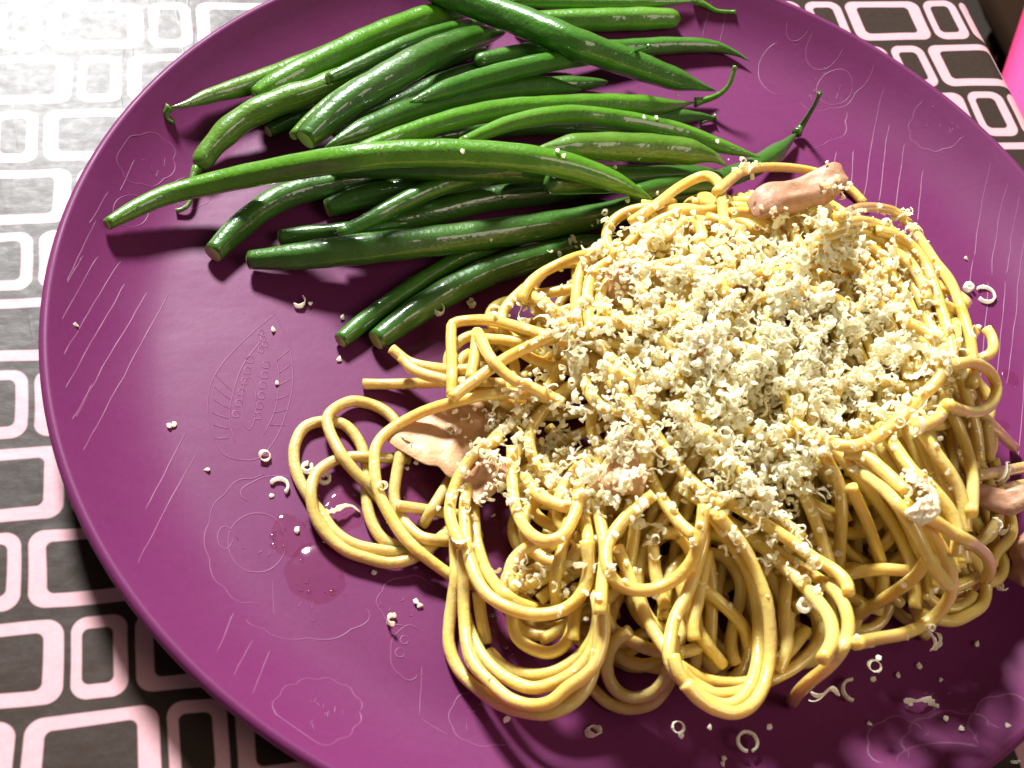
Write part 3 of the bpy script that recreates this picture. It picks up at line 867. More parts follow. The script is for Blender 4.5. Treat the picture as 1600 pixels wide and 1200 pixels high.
HEROES = [
 # on the plate first
 ([(640, 862), (595, 860), (552, 850), (522, 830), (500, 800), (482, 775), (467, 748), (460, 725), (461, 695), (477, 667), (510, 658), (540, 665), (562, 692), (572, 725), (572, 762), (575, 797), (585, 825), (602, 845), (627, 855), (660, 862)], 'leftmost loop of spaghetti lying flat on the purple plate', 'pasta1'),
 ([(567, 600), (620, 600), (680, 598), (740, 597), (790, 600)], 'straight horizontal spaghetti end left of the mound under the cut beans', 'pasta1'),
 ([(612, 545), (640, 566), (680, 575), (720, 578), (770, 570)], 'pale spaghetti bend just below the cut bean ends', 'pasta1'),
 ([(628, 560), (650, 580), (700, 595), (740, 604)], 'lower pale spaghetti bend tucked beneath the cut bean ends', 'pasta1'),
 ([(640, 717), (615, 716), (590, 715), (552, 714), (522, 720), (497, 737), (487, 760), (487, 785), (495, 812), (512, 837), (540, 860), (572, 872), (610, 880), (645, 872), (675, 852), (700, 830)], 'lower left spaghetti loop running under the bacon', 'pasta1'),
 ([(600, 790), (575, 755), (562, 745), (540, 720), (525, 695), (514, 672), (512, 652), (525, 637), (550, 627), (580, 632), (605, 645), (622, 665), (627, 685), (625, 712), (619, 745), (616, 775), (622, 800), (637, 822), (660, 840), (690, 845), (715, 843), (750, 835)], 'upper of the two round spaghetti loops at the far left', 'pasta1'),
 ([(620, 790), (660, 796), (700, 802), (740, 808)], LL, 'pasta1'),
 ([(660, 820), (685, 780), (700, 755), (715, 735)], LL, 'pasta1'),
 ([(870, 625), (830, 617), (777, 615), (715, 627), (665, 642), (625, 662), (600, 680), (587, 700), (585, 725), (588, 755), (597, 782), (612, 810), (630, 837), (652, 860), (680, 882), (710, 902), (745, 915), (790, 918), (830, 912), (865, 895), (895, 870), (905, 850)], 'long spaghetti strand sweeping left from the mound and back along its front', 'pasta0'),
 ([(1525, 743), (1560, 738), (1600, 730), (1640, 722)], 'upper straight spaghetti end leaving the picture at the right', 'pasta1'),
 ([(1560, 770), (1585, 760), (1620, 755), (1650, 753)], 'lower bent spaghetti end leaving the picture at the right', 'pasta1'),
 ([(1525, 640), (1540, 655), (1560, 675), (1585, 700)], 'short spaghetti end poking right from under the ring loop', 'pasta1'),
 ([(1540, 660), (1545, 690), (1546, 718)], 'short spaghetti stub pointing at the viewer on the right', 'pasta1'),
 ([(1490, 865), (1530, 848), (1550, 825), (1562, 795)], RL, 'pasta1'),
 # bottom loops
 ([(942, 960), (960, 985), (992, 1005), (1030, 1018), (1060, 1020), (1090, 1012), (1110, 995)], BL, 'pasta1'),
 ([(895, 1045), (925, 1075), (950, 1098), (980, 1107), (1017, 1100), (1040, 1075), (1054, 1045), (1062, 1010)], BL, 'pasta1'),
 ([(985, 985), (962, 1002), (950, 1027), (950, 1055), (965, 1080), (990, 1090), (1020, 1082), (1040, 1060), (1050, 1030), (1052, 995)], 'small pale ring of spaghetti between the two big front loops', 'pasta1'),
 ([(800, 915), (800, 955), (805, 990), (825, 1010), (855, 1020), (880, 1010), (893, 985), (899, 955), (902, 915)], BL, 'pasta0'),
 ([(747, 925), (752, 965), (760, 1005)], 'short cut spaghetti end inside the lower left front loop', 'pasta0'),
 ([(765, 1020), (792, 1045), (830, 1055), (867, 1050), (900, 1030), (925, 1000), (935, 965), (938, 942)], BL, 'pasta0'),
 ([(727, 960), (740, 1000), (762, 1035), (792, 1060), (830, 1075), (867, 1067), (900, 1048), (922, 1022), (934, 985), (935, 950)], BL, 'pasta0'),
 ([(710, 840), (712, 897), (707, 935), (702, 972), (702, 1010), (717, 1047), (745, 1075), (780, 1100), (817, 1112), (855, 1115), (892, 1100), (917, 1072), (930, 1035), (936, 1000), (936, 960), (928, 915)], 'outermost big spaghetti loop at the lower left front', 'pasta0'),
 ([(722, 860), (724, 910), (725, 960), (730, 1010), (742, 1040), (767, 1067), (797, 1092), (830, 1102), (860, 1097), (887, 1075), (915, 1055), (934, 1030), (943, 990), (942, 945)], BL, 'pasta0'),
 ([(1200, 1065), (1245, 1040), (1275, 1010), (1290, 975)], BL, 'pasta0'),
 ([(1190, 1045), (1230, 1020), (1260, 985)], BL, 'pasta0'),
 ([(1060, 1040), (1100, 1062), (1150, 1068), (1190, 1062)], BL, 'pasta0'),
 ([(1437, 958), (1468, 968), (1492, 970), (1515, 960), (1535, 945), (1541, 920), (1535, 895), (1515, 868), (1480, 850)], 'spaghetti loop curling out at the lower right of the mound', 'pasta0'),
 ([(1477, 922), (1500, 914), (1526, 901)], 'short cut spaghetti end inside the lower right loop', 'pasta0'),
 # flanks
 *SW,
 ([(1097, 917), (1135, 950), (1160, 978), (1170, 1010)], FL, 'pasta0'),
 ([(1060, 900), (1075, 950), (1100, 1000), (1130, 1040)], FL, 'pasta0'),
 ([(1020, 850), (1025, 900), (1040, 950)], FL, 'pasta0'),
 ([(1230, 900), (1225, 960), (1230, 1010), (1215, 1050)], FL, 'pasta0'),
 ([(1285, 705), (1310, 755), (1315, 800), (1310, 880), (1300, 920)], RL, 'pasta0'),
 ([(1330, 760), (1360, 830), (1380, 900), (1370, 960)], RL, 'pasta0'),
 ([(1310, 900), (1370, 890), (1420, 892)], RL, 'pasta0'),
 ([(1340, 960), (1390, 930), (1430, 900), (1450, 870)], RL, 'pasta0'),
 ([(1430, 660), (1460, 705), (1485, 740), (1500, 770), (1507, 800), (1508, 830)], RL, 'pasta0'),
 ([(1470, 600), (1490, 650), (1510, 700), (1520, 750), (1518, 800)], RL, 'pasta0'),
 ([(1495, 560), (1510, 620), (1525, 670), (1530, 720)], RL, 'pasta0'),
 ([(1412, 785), (1450, 825), (1472, 860), (1485, 890), (1487, 920), (1477, 945), (1450, 972), (1412, 990), (1375, 997), (1337, 1005)], 'spaghetti strand curving along the right foot of the mound into shadow', 'pasta0'),
 ([(1380, 670), (1400, 700), (1425, 735), (1450, 757), (1475, 785), (1490, 810), (1496, 835), (1494, 870)], RL, 'pasta0'),
 ([(1300, 700), (1340, 735), (1375, 760), (1400, 785), (1425, 820), (1445, 860), (1462, 890), (1482, 916)], 'cut spaghetti strand slanting down the right flank to a square tip', 'pasta0'),
 ([(1320, 708), (1355, 715), (1380, 735), (1405, 758), (1417, 768)], 'short blunt spaghetti tip on the right flank beside an onion flake', 'pasta0'),
 ([(1425, 803), (1455, 812), (1487, 832), (1520, 850), (1542, 870), (1547, 890), (1540, 905)], 'bright spaghetti bend at the right foot of the mound', 'pasta0'),
 ([(965, 855), (980, 892), (995, 930), (1010, 965), (1030, 1000), (1055, 1035), (1080, 1065), (1115, 1085)], FL, 'pasta0'),
 ([(1105, 860), (1098, 900), (1090, 940), (1083, 975), (1085, 1000)], FL, 'pasta0'),
 ([(1103, 800), (1100, 842), (1090, 880), (1075, 925), (1055, 965), (1047, 1000), (1046, 1030), (1058, 1055), (1085, 1075), (1120, 1085), (1160, 1080), (1190, 1062)], 'spaghetti strand dropping straight then hooking right at the front foot', 'pasta0'),
 ([(1078, 770), (1122, 802), (1160, 828), (1198, 850), (1235, 877), (1272, 900), (1305, 925), (1322, 955), (1325, 985), (1315, 1015), (1295, 1040), (1265, 1065), (1245, 1085), (1238, 1098)], 'long shaded spaghetti strand bulging over the front right and ending on the plate', 'pasta0'),
 ([(1060, 758), (1105, 790), (1150, 825), (1195, 858), (1235, 895), (1270, 930), (1295, 965), (1300, 1000), (1285, 1030)], FL, 'pasta0'),
 ([(1110, 800), (1140, 845), (1165, 885), (1178, 922), (1184, 960), (1185, 1000), (1183, 1035), (1174, 1068), (1158, 1092), (1135, 1102), (1108, 1096), (1083, 1080), (1062, 1055), (1052, 1025)], 'left strand of the big double spaghetti loop at the front', 'pasta0'),
 ([(1122, 805), (1160, 852), (1186, 905), (1200, 950), (1204, 1000), (1201, 1040), (1192, 1075), (1174, 1102), (1148, 1114), (1118, 1108), (1092, 1092), (1070, 1068)], 'right strand of the big double spaghetti loop at the front', 'pasta0'),
 ([(1235, 730), (1262, 785), (1280, 830), (1293, 870), (1302, 900)], FL, 'pasta0'),
 ([(1140, 745), (1185, 780), (1215, 808), (1255, 842)], FL, 'pasta0'),
 ([(1095, 760), (1160, 797), (1197, 820), (1235, 845), (1272, 872), (1305, 892), (1322, 910), (1326, 926)], 'bright thick spaghetti strand ending in a round tip at the front right', 'pasta0'),
 ([(895, 790), (880, 850), (868, 905), (870, 950)], FL, 'pasta0'),
 ([(912, 800), (920, 855), (917, 905), (900, 950), (895, 1000)], FL, 'pasta0'),
 ([(935, 800), (945, 860), (940, 920), (938, 960)], FL, 'pasta0'),
 ([(865, 848), (840, 848), (815, 862), (800, 880), (796, 905), (802, 925)], FL, 'pasta0'),
 ([(820, 745), (840, 772), (870, 788), (895, 794)], FL, 'pasta0'),
 ([(800, 700), (801, 760), (808, 800), (825, 830), (850, 845), (877, 838), (893, 815), (902, 790), (905, 755)], 'small hanging spaghetti loop at the front left under cheese', 'pasta0'),
 ([(737, 745), (742, 820), (747, 855), (760, 892), (780, 920), (805, 940), (835, 952)], FL, 'pasta0'),
 ([(735, 735), (726, 790), (727, 830), (732, 867), (745, 905), (765, 932), (795, 950), (830, 960), (868, 957), (897, 942), (915, 915), (920, 885), (915, 845)], 'wide U-shaped spaghetti loop hanging at the front left', 'pasta0'),
 ([(785, 685), (762, 695), (735, 717), (715, 750), (705, 780), (703, 805), (710, 830), (722, 850)], 'spaghetti strand curving over the flat pink bacon piece', 'pasta0'),
 ([(995, 690), (1010, 730), (1032, 775), (1060, 815), (1085, 838)], FL, 'pasta0'),
 ([(1022, 772), (1000, 790), (975, 812), (955, 840), (947, 865), (950, 890), (965, 912), (992, 922), (1025, 920), (1055, 905), (1075, 885), (1088, 860), (1096, 825), (1100, 790)], 'bright C-shaped spaghetti loop at the centre front', 'pasta0'),
 # top and shoulders
 ([(815, 470), (825, 447), (850, 425), (900, 402), (940, 395)], 'spaghetti arch at the back left beside the beans', 'pasta0'),
 ([(706, 618), (706, 570), (705, 520), (712, 504), (760, 500), (800, 508), (840, 520), (870, 528)], 'spaghetti strand with a square corner at the upper left of the mound', 'pasta0'),
 ([(735, 592), (741, 560), (746, 518)], LL, 'pasta0'),
 ([(705, 622), (745, 592), (790, 560), (840, 535), (890, 512)], LL, 'pasta0'),
 ([(748, 522), (762, 552), (780, 575), (805, 595), (840, 610), (880, 630)], 'curved spaghetti strand crossing the left shoulder of the mound', 'pasta0'),
 ([(905, 525), (900, 480), (903, 440), (915, 410), (945, 388)], TL, 'pasta0'),
 ([(925, 525), (918, 480), (920, 445), (932, 422), (965, 400)], TL, 'pasta0'),
 ([(950, 560), (975, 620), (1000, 680), (1012, 730)], TL, 'pasta0'),
 ([(990, 590), (1010, 650), (1045, 710), (1090, 760), (1130, 790)], TL, 'pasta0'),
 ([(1060, 640), (1100, 700), (1140, 740), (1180, 770)], TL, 'pasta0'),
 ([(1100, 670), (1140, 710), (1170, 750), (1205, 790)], TL, 'pasta0'),
 ([(960, 395), (1020, 420), (1090, 432), (1140, 460)], TL, 'pasta0'),
 ([(1180, 470), (1230, 455), (1290, 460), (1340, 490)], TL, 'pasta0'),
 ([(985, 348), (1025, 320), (1062, 292), (1100, 275), (1122, 285), (1128, 315), (1132, 355)], 'arched spaghetti strand at the back of the mound against the beans', 'pasta0'),
 ([(1120, 300), (1135, 286), (1160, 268), (1190, 262), (1230, 262), (1270, 268), (1305, 280), (1330, 297), (1350, 318)], 'topmost spaghetti strand behind the browned bacon piece', 'pasta0'),
 ([(1390, 390), (1420, 410), (1440, 440), (1450, 470)], RL, 'pasta0'),
 ([(1370, 360), (1400, 368), (1425, 385), (1445, 410), (1457, 440), (1470, 480), (1485, 530), (1490, 580)], RL, 'pasta0'),
 ([(1310, 340), (1345, 325), (1390, 328), (1418, 348), (1442, 380), (1462, 410), (1485, 440), (1500, 477), (1512, 515), (1518, 545), (1520, 600)], 'long spaghetti strand outlining the right edge of the mound', 'pasta0'),
 ([(1435, 668), (1455, 660), (1472, 645), (1480, 610)], RL, 'pasta0'),
 ([(1465, 575), (1487, 570), (1520, 567), (1545, 580), (1557, 605), (1550, 630), (1530, 643), (1505, 642), (1480, 632)], 'round spaghetti ring sticking out at the right of the mound', 'pasta0'),
 ([(1420, 505), (1450, 520), (1472, 545), (1475, 570), (1465, 595), (1445, 615), (1425, 635), (1400, 660), (1370, 683), (1335, 697), (1300, 692), (1262, 675), (1240, 660)], 'thick sagging spaghetti strand below the cheese cap on the right', 'pasta0'),
]
for pts, lab, mat in HEROES:
    hero(pts, lab, mat)

# ------------------------------------------------------------------ bacon, onion, sauce
def surf_normal(x, y, d=6):
    i, j = idx(np.array([[x, y]]))[0]
    w = HF[i - d:i + d + 1, j - d:j + d + 1]
    a = (w[-3:].mean() - w[:3].mean()) / ((2 * d - 2) * CELL)
    b = (w[:, -3:].mean() - w[:, :3].mean()) / ((2 * d - 2) * CELL)
    n = np.array([-a * 0.7, -b * 0.7, 1.0])
    return n / np.linalg.norm(n)

def slab(name, px, size, ang, mat, label, cat, lift=0.0008, th=0.0022, ripple=0.0012, group=None, outline=None, tilt=None):
    z = march([px])[0]
    c = unproject([px], np.array([z]))[0]
    n = surf_normal(c[0], c[1], 9)
    if tilt is not None:
        n = np.array(tilt, float); n /= np.linalg.norm(n)
    t = np.array([math.cos(ang), math.sin(ang), 0])
    t = t - n * (t @ n); t /= np.linalg.norm(t)
    b = np.cross(n, t)
    NA, NR = 40, 7
    tt = np.linspace(0, 2 * np.pi, NA, endpoint=False)
    rr = 1 + sum(am * np.sin(kf * tt + rng.uniform(0, 6)) for kf, am in ((2, 0.09), (3, 0.09), (5, 0.05), (8, 0.03)))
    V, F = [], []
    for side in (1, -1):
        V.append(None)
        for k in range(1, NR + 1):
            for i in range(NA):
                a = 2 * np.pi * i / NA
                V.append((side, k / NR, a, rr[i]))
    out = []
    p1, p2 = rng.uniform(0, 6, 2)
    for v in V:
        if v is None:
            side = 1 if not out else -1
            f, a, r = 0.0, 0.0, 1.0
        else:
            side, f, a, r = v
        u, w = f * r * math.cos(a), f * r * math.sin(a)
        uu, ww = np.sign(math.cos(a)) * abs(math.cos(a)) ** 0.6 * f * r, np.sign(math.sin(a)) * abs(math.sin(a)) ** 0.6 * f * r
        e = math.sqrt(max(0, 1 - f ** 4))
        h = side * th / 2 * e + ripple * math.sin(uu * 3.2 + p1) + ripple * 0.6 * math.sin(ww * 4 + p2) + side * e * 0.00035 * math.sin(uu * 7 + p2 * 3) * math.sin(ww * 8 + p1 * 2)
        out.append(c + t * uu * size[0] / 2 + b * ww * size[1] / 2 + n * (h + lift + th / 2))
    M = 1 + NA * NR
    for side in (0, 1):
        o = side * M
        for i in range(NA):
            f = (o, o + 1 + i, o + 1 + (i + 1) % NA)
            F.append(f if side == 0 else f[::-1])
        for k in range(NR - 1):
            for i in range(NA):
                a1, b1 = o + 1 + k * NA + i, o + 1 + k * NA + (i + 1) % NA
                f = (a1, a1 + NA, b1 + NA, b1)
                F.append(f if side == 0 else f[::-1])
    for i in range(NA):
        a1, b1 = 1 + (NR - 1) * NA + i, 1 + (NR - 1) * NA + (i + 1) % NA
        F.append((a1, M + a1, M + b1, b1))
    out = np.array(out)
    o = mesh_obj(name, out, F, MAT[mat], origin=c)
    s = o.modifiers.new('smooth', 'SUBSURF'); s.levels = 1; s.render_levels = 1
    tag(o, label, cat, group)
    stamp(out[:M] + np.array([0, 0, -0.0006]), 0.0010)
    return o
BG = 'bacon pieces in the pasta'
slab('bacon_piece', (703, 697), (0.026, 0.020), 0.6, 'bacon0', 'flat glossy pink bacon piece at the left of the mound', 'bacon', group=BG, th=0.003, ripple=0.0005, lift=0.004, tilt=(-0.05, 0.12, 1))
slab('bacon_piece', (1250, 322), (0.026, 0.010), 0.22, 'bacon1', 'browned bacon piece on the very top of the mound', 'bacon', group=BG, th=0.006, lift=0.001)
slab('bacon_piece', (985, 735), (0.013, 0.014), 0.9, 'bacon0', 'pinkish bacon piece half covered by cheese at centre front', 'bacon', group=BG, th=0.003)
slab('bacon_piece', (1110, 545), (0.010, 0.007), 1.2, 'bacon0', 'small bacon bit peeping through the densest cheese', 'bacon', group=BG)
slab('bacon_piece', (975, 438), (0.012, 0.008), 0.4, 'bacon0', 'small pale bacon bit on the left shoulder of the mound', 'bacon', group=BG, th=0.003)
slab('bacon_piece', (1562, 792), (0.014, 0.007), -0.3, 'bacon1', 'curved brownish bacon strip at the right edge', 'bacon', group=BG, th=0.004)
slab('bacon_piece', (1580, 862), (0.014, 0.010), 0.3, 'bacon1', 'lumpy bacon chunk on the plate at the right edge', 'bacon', group=BG, th=0.008)
slab('bacon_piece', (760, 752), (0.010, 0.008), 0.5, 'bacon1', 'small browned bacon bit under cheese at front left', 'bacon', group=BG)
slab('onion_flake', (1442, 798), (0.0062, 0.0048), 0.6, 'onion', 'pale square onion flake on the right flank', 'onion', th=0.001, ripple=0.0002)
slab('onion_flake', (902, 572), (0.0035, 0.0075), 0.2, 'onion', 'shiny white onion flake on the left side of the mound', 'onion', th=0.001, ripple=0.0002)

def puddle(px, sx, sy, h, label):
    c = unproject([px], np.array([0.0066]))[0]
    NA, NR = 48, 9
    a = np.linspace(0, 2 * np.pi, NA, endpoint=False)
    rr = 1 + 0.10 * np.sin(2 * a + px[0]) + 0.06 * np.sin(3 * a + 1.3 * px[1]) + 0.03 * np.sin(7 * a)
    V = [(0, 0, h)]
    for k in range(1, NR + 1):
        f = k / NR
        for i in range(NA):
            V.append((sx * f * rr[i] * math.cos(a[i]), sy * f * rr[i] * math.sin(a[i]), h * (1 - f ** 2) if f < 1 else -0.0002))
    F = [(0, 1 + i, 1 + (i + 1) % NA) for i in range(NA)]
    for k in range(NR - 1):
        for i in range(NA):
            p, q = 1 + k * NA + i, 1 + k * NA + (i + 1) % NA
            F.append((p, p + NA, q + NA, q))
    V = np.array(V) + np.array([c[0], c[1], 0.00655])
    o = mesh_obj('sauce_puddle', V, F, MAT['oil'], origin=(c[0], c[1], 0.0065))
    tag(o, label, 'sauce', 'oily sauce drops on the plate')
puddle((495, 893), 0.0076, 0.0072, 0.0011, 'largest oily drop with a bright glint left of the pasta')
puddle((455, 838), 0.0045, 0.0060, 0.0004, 'flat wet patch beside the leftmost spaghetti loop')
puddle((535, 800), 0.0050, 0.0060, 0.0005, 'wet patch inside the leftmost spaghetti loop')
puddle((648, 770), 0.0060, 0.0050, 0.0006, 'wet patch in front of the flat pink bacon')
puddle((775, 985), 0.0040, 0.0050, 0.0005, 'wet patch inside the lower left front loop')
puddle((1580, 590), 0.0022, 0.0030, 0.0004, 'small wet drop on the plate at the right edge')
puddle((1563, 664), 0.0030, 0.0016, 0.0004, 'small wet drop beside the short right spaghetti end')
puddle((1575, 1160), 0.006, 0.004, 0.0004, 'wet sheen at the lower right corner of the plate')
puddle((660, 545), 0.0060, 0.0035, 0.0004, 'wet patch under the cut bean ends')

def droplet(px, r):
    c = unproject([px], np.array([0.0066]))[0]
    V, F = [(0, 0, r * 0.45)], []
    for k in range(1, 5):
        f = k / 4
        for i in range(12):
            a = i * math.pi / 6
            V.append((r * f * math.cos(a) * (1 + 0.12 * math.sin(2 * a + r * 9e4)), r * f * math.sin(a), r * 0.45 * (1 - f * f) - (0.0001 if k == 4 else 0)))
    F = [(0, 1 + i, 1 + (i + 1) % 12) for i in range(12)]
    F += [(1 + k * 12 + i, 13 + k * 12 + i, 13 + k * 12 + (i + 1) % 12, 1 + k * 12 + (i + 1) % 12) for k in range(3) for i in range(12)]
    o = mesh_obj('oil_droplet', np.array(V) + np.array([c[0], c[1], 0.0065]), F, MAT['oil'], origin=(c[0], c[1], 0.0065))
    tag(o, 'tiny oil droplet glinting on the plate by the left spaghetti loops', 'oil', 'oil droplets by the left loops')
for cx, cy, n in ((450, 835, 9), (525, 790, 8), (650, 770, 9), (520, 905, 6), (775, 990, 6)):
    for _ in range(n):
        droplet((cx + rng.normal(0, 20), cy + rng.normal(0, 18)), rng.uniform(0.0003, 0.0010))

# ------------------------------------------------------------------ grated cheese
def curl_mesh(seed):
    r = np.random.default_rng(seed)
    n = int(r.integers(9, 15))
    ang = np.linspace(0, math.radians(r.uniform(130, 430)), n)
    r0 = r.uniform(0.0007, 0.0014)
    rad = r0 * (1 + r.uniform(-0.05, 0.14) * ang)
    helix = r.uniform(0.0000, 0.0006)
    P = np.stack([rad * np.cos(ang), rad * np.sin(ang), helix * ang], 1)
    if seed % 4 == 0:                                  # long lazy shred
        t = np.linspace(-1, 1, n)
        P = np.stack([t * r.uniform(0.0022, 0.0036), 0.0010 * np.sin(t * r.uniform(1.5, 3.5)), 0.0007 * np.cos(t * 3)], 1)
    w = r.uniform(0.0006, 0.0014)
    th = r.uniform(0.00011, 0.00018)
    up = np.array([r.normal(0, 0.35), r.normal(0, 0.35), 1.0])
    up /= np.linalg.norm(up)
    T = np.gradient(P, axis=0)
    T /= np.linalg.norm(T, axis=1)[:, None]
    N = np.cross(up, T)
    V, F = [], []
    for i in range(n):
        ww = w * (0.45 + 0.8 * r.random()) * (0.4 if i in (0, n - 1) else 1)
        for a, b in ((-1, -1), (1, -1), (1, 1), (-1, 1)):
            V.append(P[i] + up * a * ww * 0.7 + N[i] * b * th * 0.6)
    for i in range(n - 1):
        for k in range(4):
            F.append((i * 4 + k, i * 4 + (k + 1) % 4, i * 4 + 4 + (k + 1) % 4, i * 4 + 4 + k))
    F += [(3, 2, 1, 0), tuple((n - 1) * 4 + k for k in range(4))]
    V = np.array(V)
    V -= V.mean(0)
    return V, F

def crumb_mesh(seed):
    r = np.random.default_rng(1000 + seed)
    bm = bmesh.new()
    bmesh.ops.create_icosphere(bm, subdivisions=1, radius=0.0006)
    V = np.array([v.co[:] for v in bm.verts]) * r.uniform(0.55, 1.4, (len(bm.verts), 1)) * np.array([r.uniform(0.8, 1.5), 1, r.uniform(0.6, 1)])
    F = [[v.index for v in f.verts] for f in bm.faces]
    bm.free()
    return V, F
VAR = [curl_mesh(s) for s in range(24)] + [crumb_mesh(s) for s in range(6)]
MESHES = []
for q, (V, F) in enumerate(VAR):
    me = bpy.data.meshes.new('cheese_shred')
    me.from_pydata(V.tolist(), [], [list(f) for f in F])
    me.materials.append(MAT['cheese'])
    MESHES.append(me)

def rand_rot(flat=0.6):
    a, b, c = rng.uniform(0, 6.28), rng.normal(0, flat), rng.normal(0, flat)
    return np.array(Matrix.Rotation(a, 3, 'Z') @ Matrix.Rotation(b, 3, 'X') @ Matrix.Rotation(c, 3, 'Y'))

# where the cheese lies: pixel blobs (centre, spread, weight)
BLOBS = [(1210, 460, 95, 55, 10), (1150, 540, 110, 50, 12), (1250, 580, 80, 50, 9), (1060, 460, 70, 45, 5), (1000, 540, 60, 50, 5),
         (1330, 640, 50, 35, 5), (1170, 720, 60, 40, 7), (1220, 750, 40, 35, 4), (1060, 680, 60, 45, 4), (860, 640, 50, 35, 3.2),
         (880, 720, 45, 30, 3.6), (800, 690, 40, 25, 2.4), (770, 780, 32, 25, 1.6), (960, 690, 40, 40, 2.6), (1000, 400, 60, 30, 3),
         (1180, 400, 70, 30, 4), (1330, 380, 50, 35, 3.2), (1380, 480, 50, 45, 4.2), (1440, 560, 35, 30, 2.2), (1300, 290, 20, 10, 0.35),
         (1160, 262, 16, 8, 0.7), (1420, 340, 20, 12, 0.6), (900, 530, 40, 35, 2.0), (850, 490, 30, 20, 1.0), (1190, 830, 35, 30, 1.6),
         (1240, 870, 30, 25, 0.8), (930, 770, 45, 20, 1.2), (1010, 840, 50, 40, 0.5), (840, 890, 40, 20, 0.9), (900, 920, 20, 20, 0.4),
         (1440, 760, 25, 15, 0.5), (1300, 520, 70, 60, 6), (1100, 610, 80, 35, 5), (1460, 640, 40, 50, .5), (1100, 900, 120, 80, 0.5), (1370, 930, 60, 50, .25), (760, 900, 90, 120, 0.35), (640, 740, 60, 80, 0.12), (1040, 370, 50, 25, 1.6)]
wts = np.array([b[4] for b in BLOBS], float)
def sample(n):
    k = rng.choice(len(BLOBS), n, p=wts / wts.sum())
    B = np.array(BLOBS)[k]
    return B[:, :2] + rng.normal(0, 1, (n, 2)) * B[:, 2:4]
stuffV, stuffF, nv = [], [], 0
single = 0
ON_PASTA = np.where(HF > 0.0085, 1, 0)
CHEESE_LABELS = [
    (lambda x, y: y > 860, 'curled cheese shred clinging to the lower front strands'),
    (lambda x, y: x < 930, 'curled cheese shred on the left part of the mound'),
    (lambda x, y: x > 1380, 'curled cheese shred on the right flank of the mound'),
    (lambda x, y: y < 420, 'curled cheese shred along the back rim of the mound'),
    (lambda x, y: y > 690, 'curled cheese shred on the front slope of the mound'),
    (lambda x, y: True, 'curled cheese shred in the thick cheese cap on top')]
NB = 7
for batch in range(NB):
    px = sample(1100)
    z = march(px)
    C = unproject(px, z)
    ij = idx(C[:, :2])
    X, Y = C[:, 0] * 1000, C[:, 1] * 1000
    clump = np.sin(X * 0.62 + 1.3 * np.sin(Y * 0.31)) * np.sin(Y * 0.71 + 1.1 * np.sin(X * 0.27) + 2.0) + 0.5 * np.sin(X * 1.5 + Y * 1.1) * np.sin(Y * 1.7 - X * 0.6)
    ok = (ON_PASTA[ij[:, 0], ij[:, 1]] > 0) & (rng.random(len(C)) < np.clip(0.62 + 0.55 * clump, 0.12, 1))
    for q in np.nonzero(ok)[0]:
        # spread a little unevenly, so that it clumps
        v = int(rng.integers(24, 30)) if batch < 2 or rng.random() < 0.3 else int(rng.integers(0, 24))
        Rm = rand_rot(0.5)
        if rng.random() < 0.5:
            Rm = Rm @ np.array(Matrix.Rotation(math.pi / 2 + rng.normal(0, 0.3), 3, 'X'))
        s = rng.uniform(0.5, 1.3) if v >= 24 else rng.uniform(0.45, 1.0)
        c = C[q] + np.array([0, 0, 0.0004 + 0.0004 * rng.random()])
        if batch == NB - 1 and v < 24 and single < 190 and rng.random() < 0.75:
            o = bpy.data.objects.new('cheese_shred', MESHES[v])
            o.matrix_world = Matrix.Translation(Vector(c)) @ (Matrix(Rm.tolist()) * s).to_4x4()
            col.objects.link(o)
            lab = [l for t, l in CHEESE_LABELS if t(px[q][0], px[q][1])][0]
            tag(o, lab, 'cheese', 'cheese shreds on the mound')
            single += 1
        else:
            V, F = VAR[v]
            stuffV.append(V @ (Rm.T * s) + c)
            stuffF += [[i + nv for i in f] for f in F]
            nv += len(V)
        i, j = ij[q]
        a, b, h = kern(0.0012)
        np.maximum.at(HF, (i + a, j + b), c[2] + 0.0002 + 0.0002 * rng.random())
o = mesh_obj('grated_cheese', np.vstack(stuffV), stuffF, MAT['cheese'], smooth=False)
tag(o, 'fluffy heap of finely grated pale cheese over the spaghetti', 'cheese', kind='stuff')
print('cheese', len(stuffV), single)

# loose shreds
def loose(px, v, label, s=1.0, group='loose cheese shreds', up=0.0):
    z = march([px])[0]
    c = unproject([px], np.array([z]))[0]
    V = VAR[v][0] * s
    R = np.array(Matrix.Rotation(rng.uniform(0, 6.28), 3, 'Z') @ Matrix.Rotation(rng.normal(0, 0.25), 3, 'X'))
    c[2] += -(V @ R.T)[:, 2].min() + up
    o = bpy.data.objects.new('cheese_shred', MESHES[v])
    o.matrix_world = Matrix.Translation(Vector(c)) @ (Matrix(R.tolist()) * s).to_4x4()
    col.objects.link(o)
    tag(o, label, 'cheese', group)

def ring_curl(px, r, arc, label, w=0.0010, th=0.0003):
    z = march([px])[0]
    c = unproject([px], np.array([z]))[0]
    a = np.radians(np.linspace(0, arc, 28)) + rng.uniform(0, 6.28)
    P = np.stack([r * np.cos(a), r * np.sin(a), np.zeros(28)], 1)
    V, F = [], []
    for i in range(28):
        d = np.array([math.cos(a[i]), math.sin(a[i]), 0])
        ww = w * (0.9 + 0.25 * rng.random())
        for q, hh in ((-th, 0), (th, 0), (th, ww), (-th, ww)):
            V.append(P[i] + d * q + np.array([0, 0, hh + 0.0001]))
    for i in range(27):
        for k in range(4):
            F.append((i * 4 + k, i * 4 + (k + 1) % 4, i * 4 + 4 + (k + 1) % 4, i * 4 + 4 + k))
    F += [(3, 2, 1, 0), (108, 109, 110, 111)]
    o = mesh_obj('cheese_shred', np.array(V) + c, F, MAT['cheese'], origin=c)
    tag(o, label, 'cheese', 'loose cheese shreds')
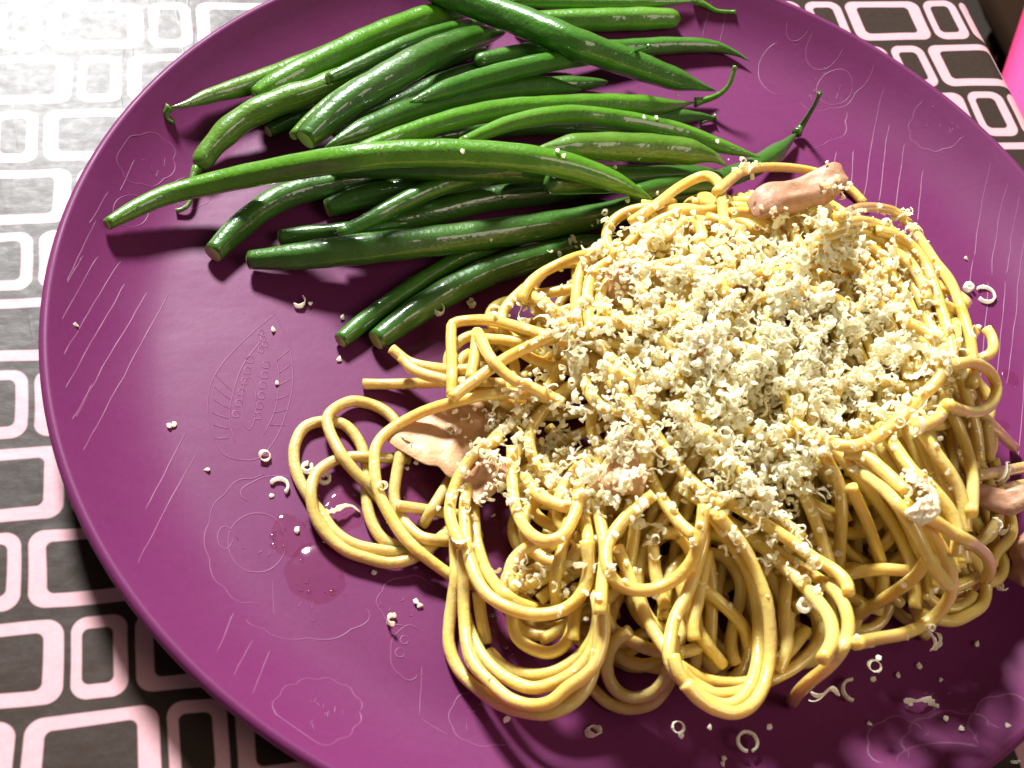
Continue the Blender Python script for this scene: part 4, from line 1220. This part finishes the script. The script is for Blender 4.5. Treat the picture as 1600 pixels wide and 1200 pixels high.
ring_curl((1167, 1160), 0.0021, 330, 'ring-shaped cheese curl on the plate at the bottom', 0.0008)
ring_curl((1332, 1080), 0.0024, 170, 'crescent cheese curl on the plate at the lower right')
ring_curl((1538, 462), 0.0026, 280, 'open cheese curl on the striped plate right of the mound')
ring_curl((1511, 452), 0.0011, 320, 'tiny rolled cheese curl beside the open curl right of the mound', 0.0016)
ring_curl((436, 762), 0.0020, 200, 'hook-shaped cheese curl on the plate left of the spaghetti loops')
ring_curl((507, 750), 0.0012, 340, 'small cheese ring inside the leftmost spaghetti loop', 0.0012)
ring_curl((480, 733), 0.0011, 330, 'small cheese ring by the top of the lower left loop', 0.0012)
ring_curl((1255, 948), 0.0012, 340, 'small cheese ring clinging to the shaded front right strands', 0.0012)
LO = [((427, 517), 26), ((470, 477), 3), ((485, 477), 24), ((118, 509), 25), ((530, 563), 26), ((535, 800), 0), ((265, 668), 24), ((273, 664), 27), ((325, 735), 25),
      ((415, 715), 5), ((425, 775), 28), ((610, 972), 2), ((650, 942), 24), ((655, 947), 26), ((433, 600), 25), ((585, 897), 24), ((463, 830), 27), ((650, 725), 24)]
for p, v in LO:
    loose(p, v, 'small cheese crumb scattered on the bare plate left of the pasta', 1.1, 'crumbs left of the pasta')
LO2 = [((1057, 1138), 5), ((1063, 1150), 24), ((1108, 1138), 25), ((1288, 1085), 4), ((1284, 1090), 8), ((1365, 1045), 7), ((1370, 1030), 24), ((1402, 1057), 26), ((1468, 1063), 25), ((1437, 1101), 0),
       ((1525, 1008), 26), ((1476, 1125), 24), ((1573, 1135), 26), ((1357, 1132), 25), ((1362, 1063), 24), ((1448, 997), 4), ((1420, 1101), 27), ((927, 1145), 7), ((790, 1125), 27), ((1200, 1138), 24),
       ((1130, 1187), 24), ((1128, 1195), 25), ((1435, 1043), 27), ((1558, 920), 1), ((1500, 1140), 24)]
for p, v in LO2:
    loose(p, v, 'small cheese crumb scattered on the plate in front of the pasta', 1.1, 'crumbs in front of the pasta')
LO3 = [((1508, 405), 25), ((1527, 513), 24), ((1006, 186), 26), ((1025, 187), 24), ((1057, 151), 25), ((1120, 224), 24), ((880, 246), 26), ((870, 238), 24), ((980, 316), 26), ((1026, 304), 26), ((960, 264), 24), ((535, 498), 26),
       ((684, 487), 1), ((770, 486), 3), ((735, 480), 9), ((997, 250), 24), ((722, 240), 24), ((767, 377), 25), ((1565, 740), 8), ((1568, 748), 0), ((1560, 832), 2), ((1552, 826), 6), ((1537, 555), 26), ((960, 348), 25)]
for p, v in LO3[:2]:
    loose(p, v, 'small cheese crumb on the striped plate right of the mound', 1.1, 'crumbs right of the pasta')
for p, v in LO3[2:18]:
    loose(p, v, 'small cheese crumb resting on the green beans', 1.1, 'crumbs on the beans')
for p, v in LO3[18:23]:
    loose(p, v, 'cheese shred on the strands and bacon at the right edge', 1.2, 'shreds at the right edge')
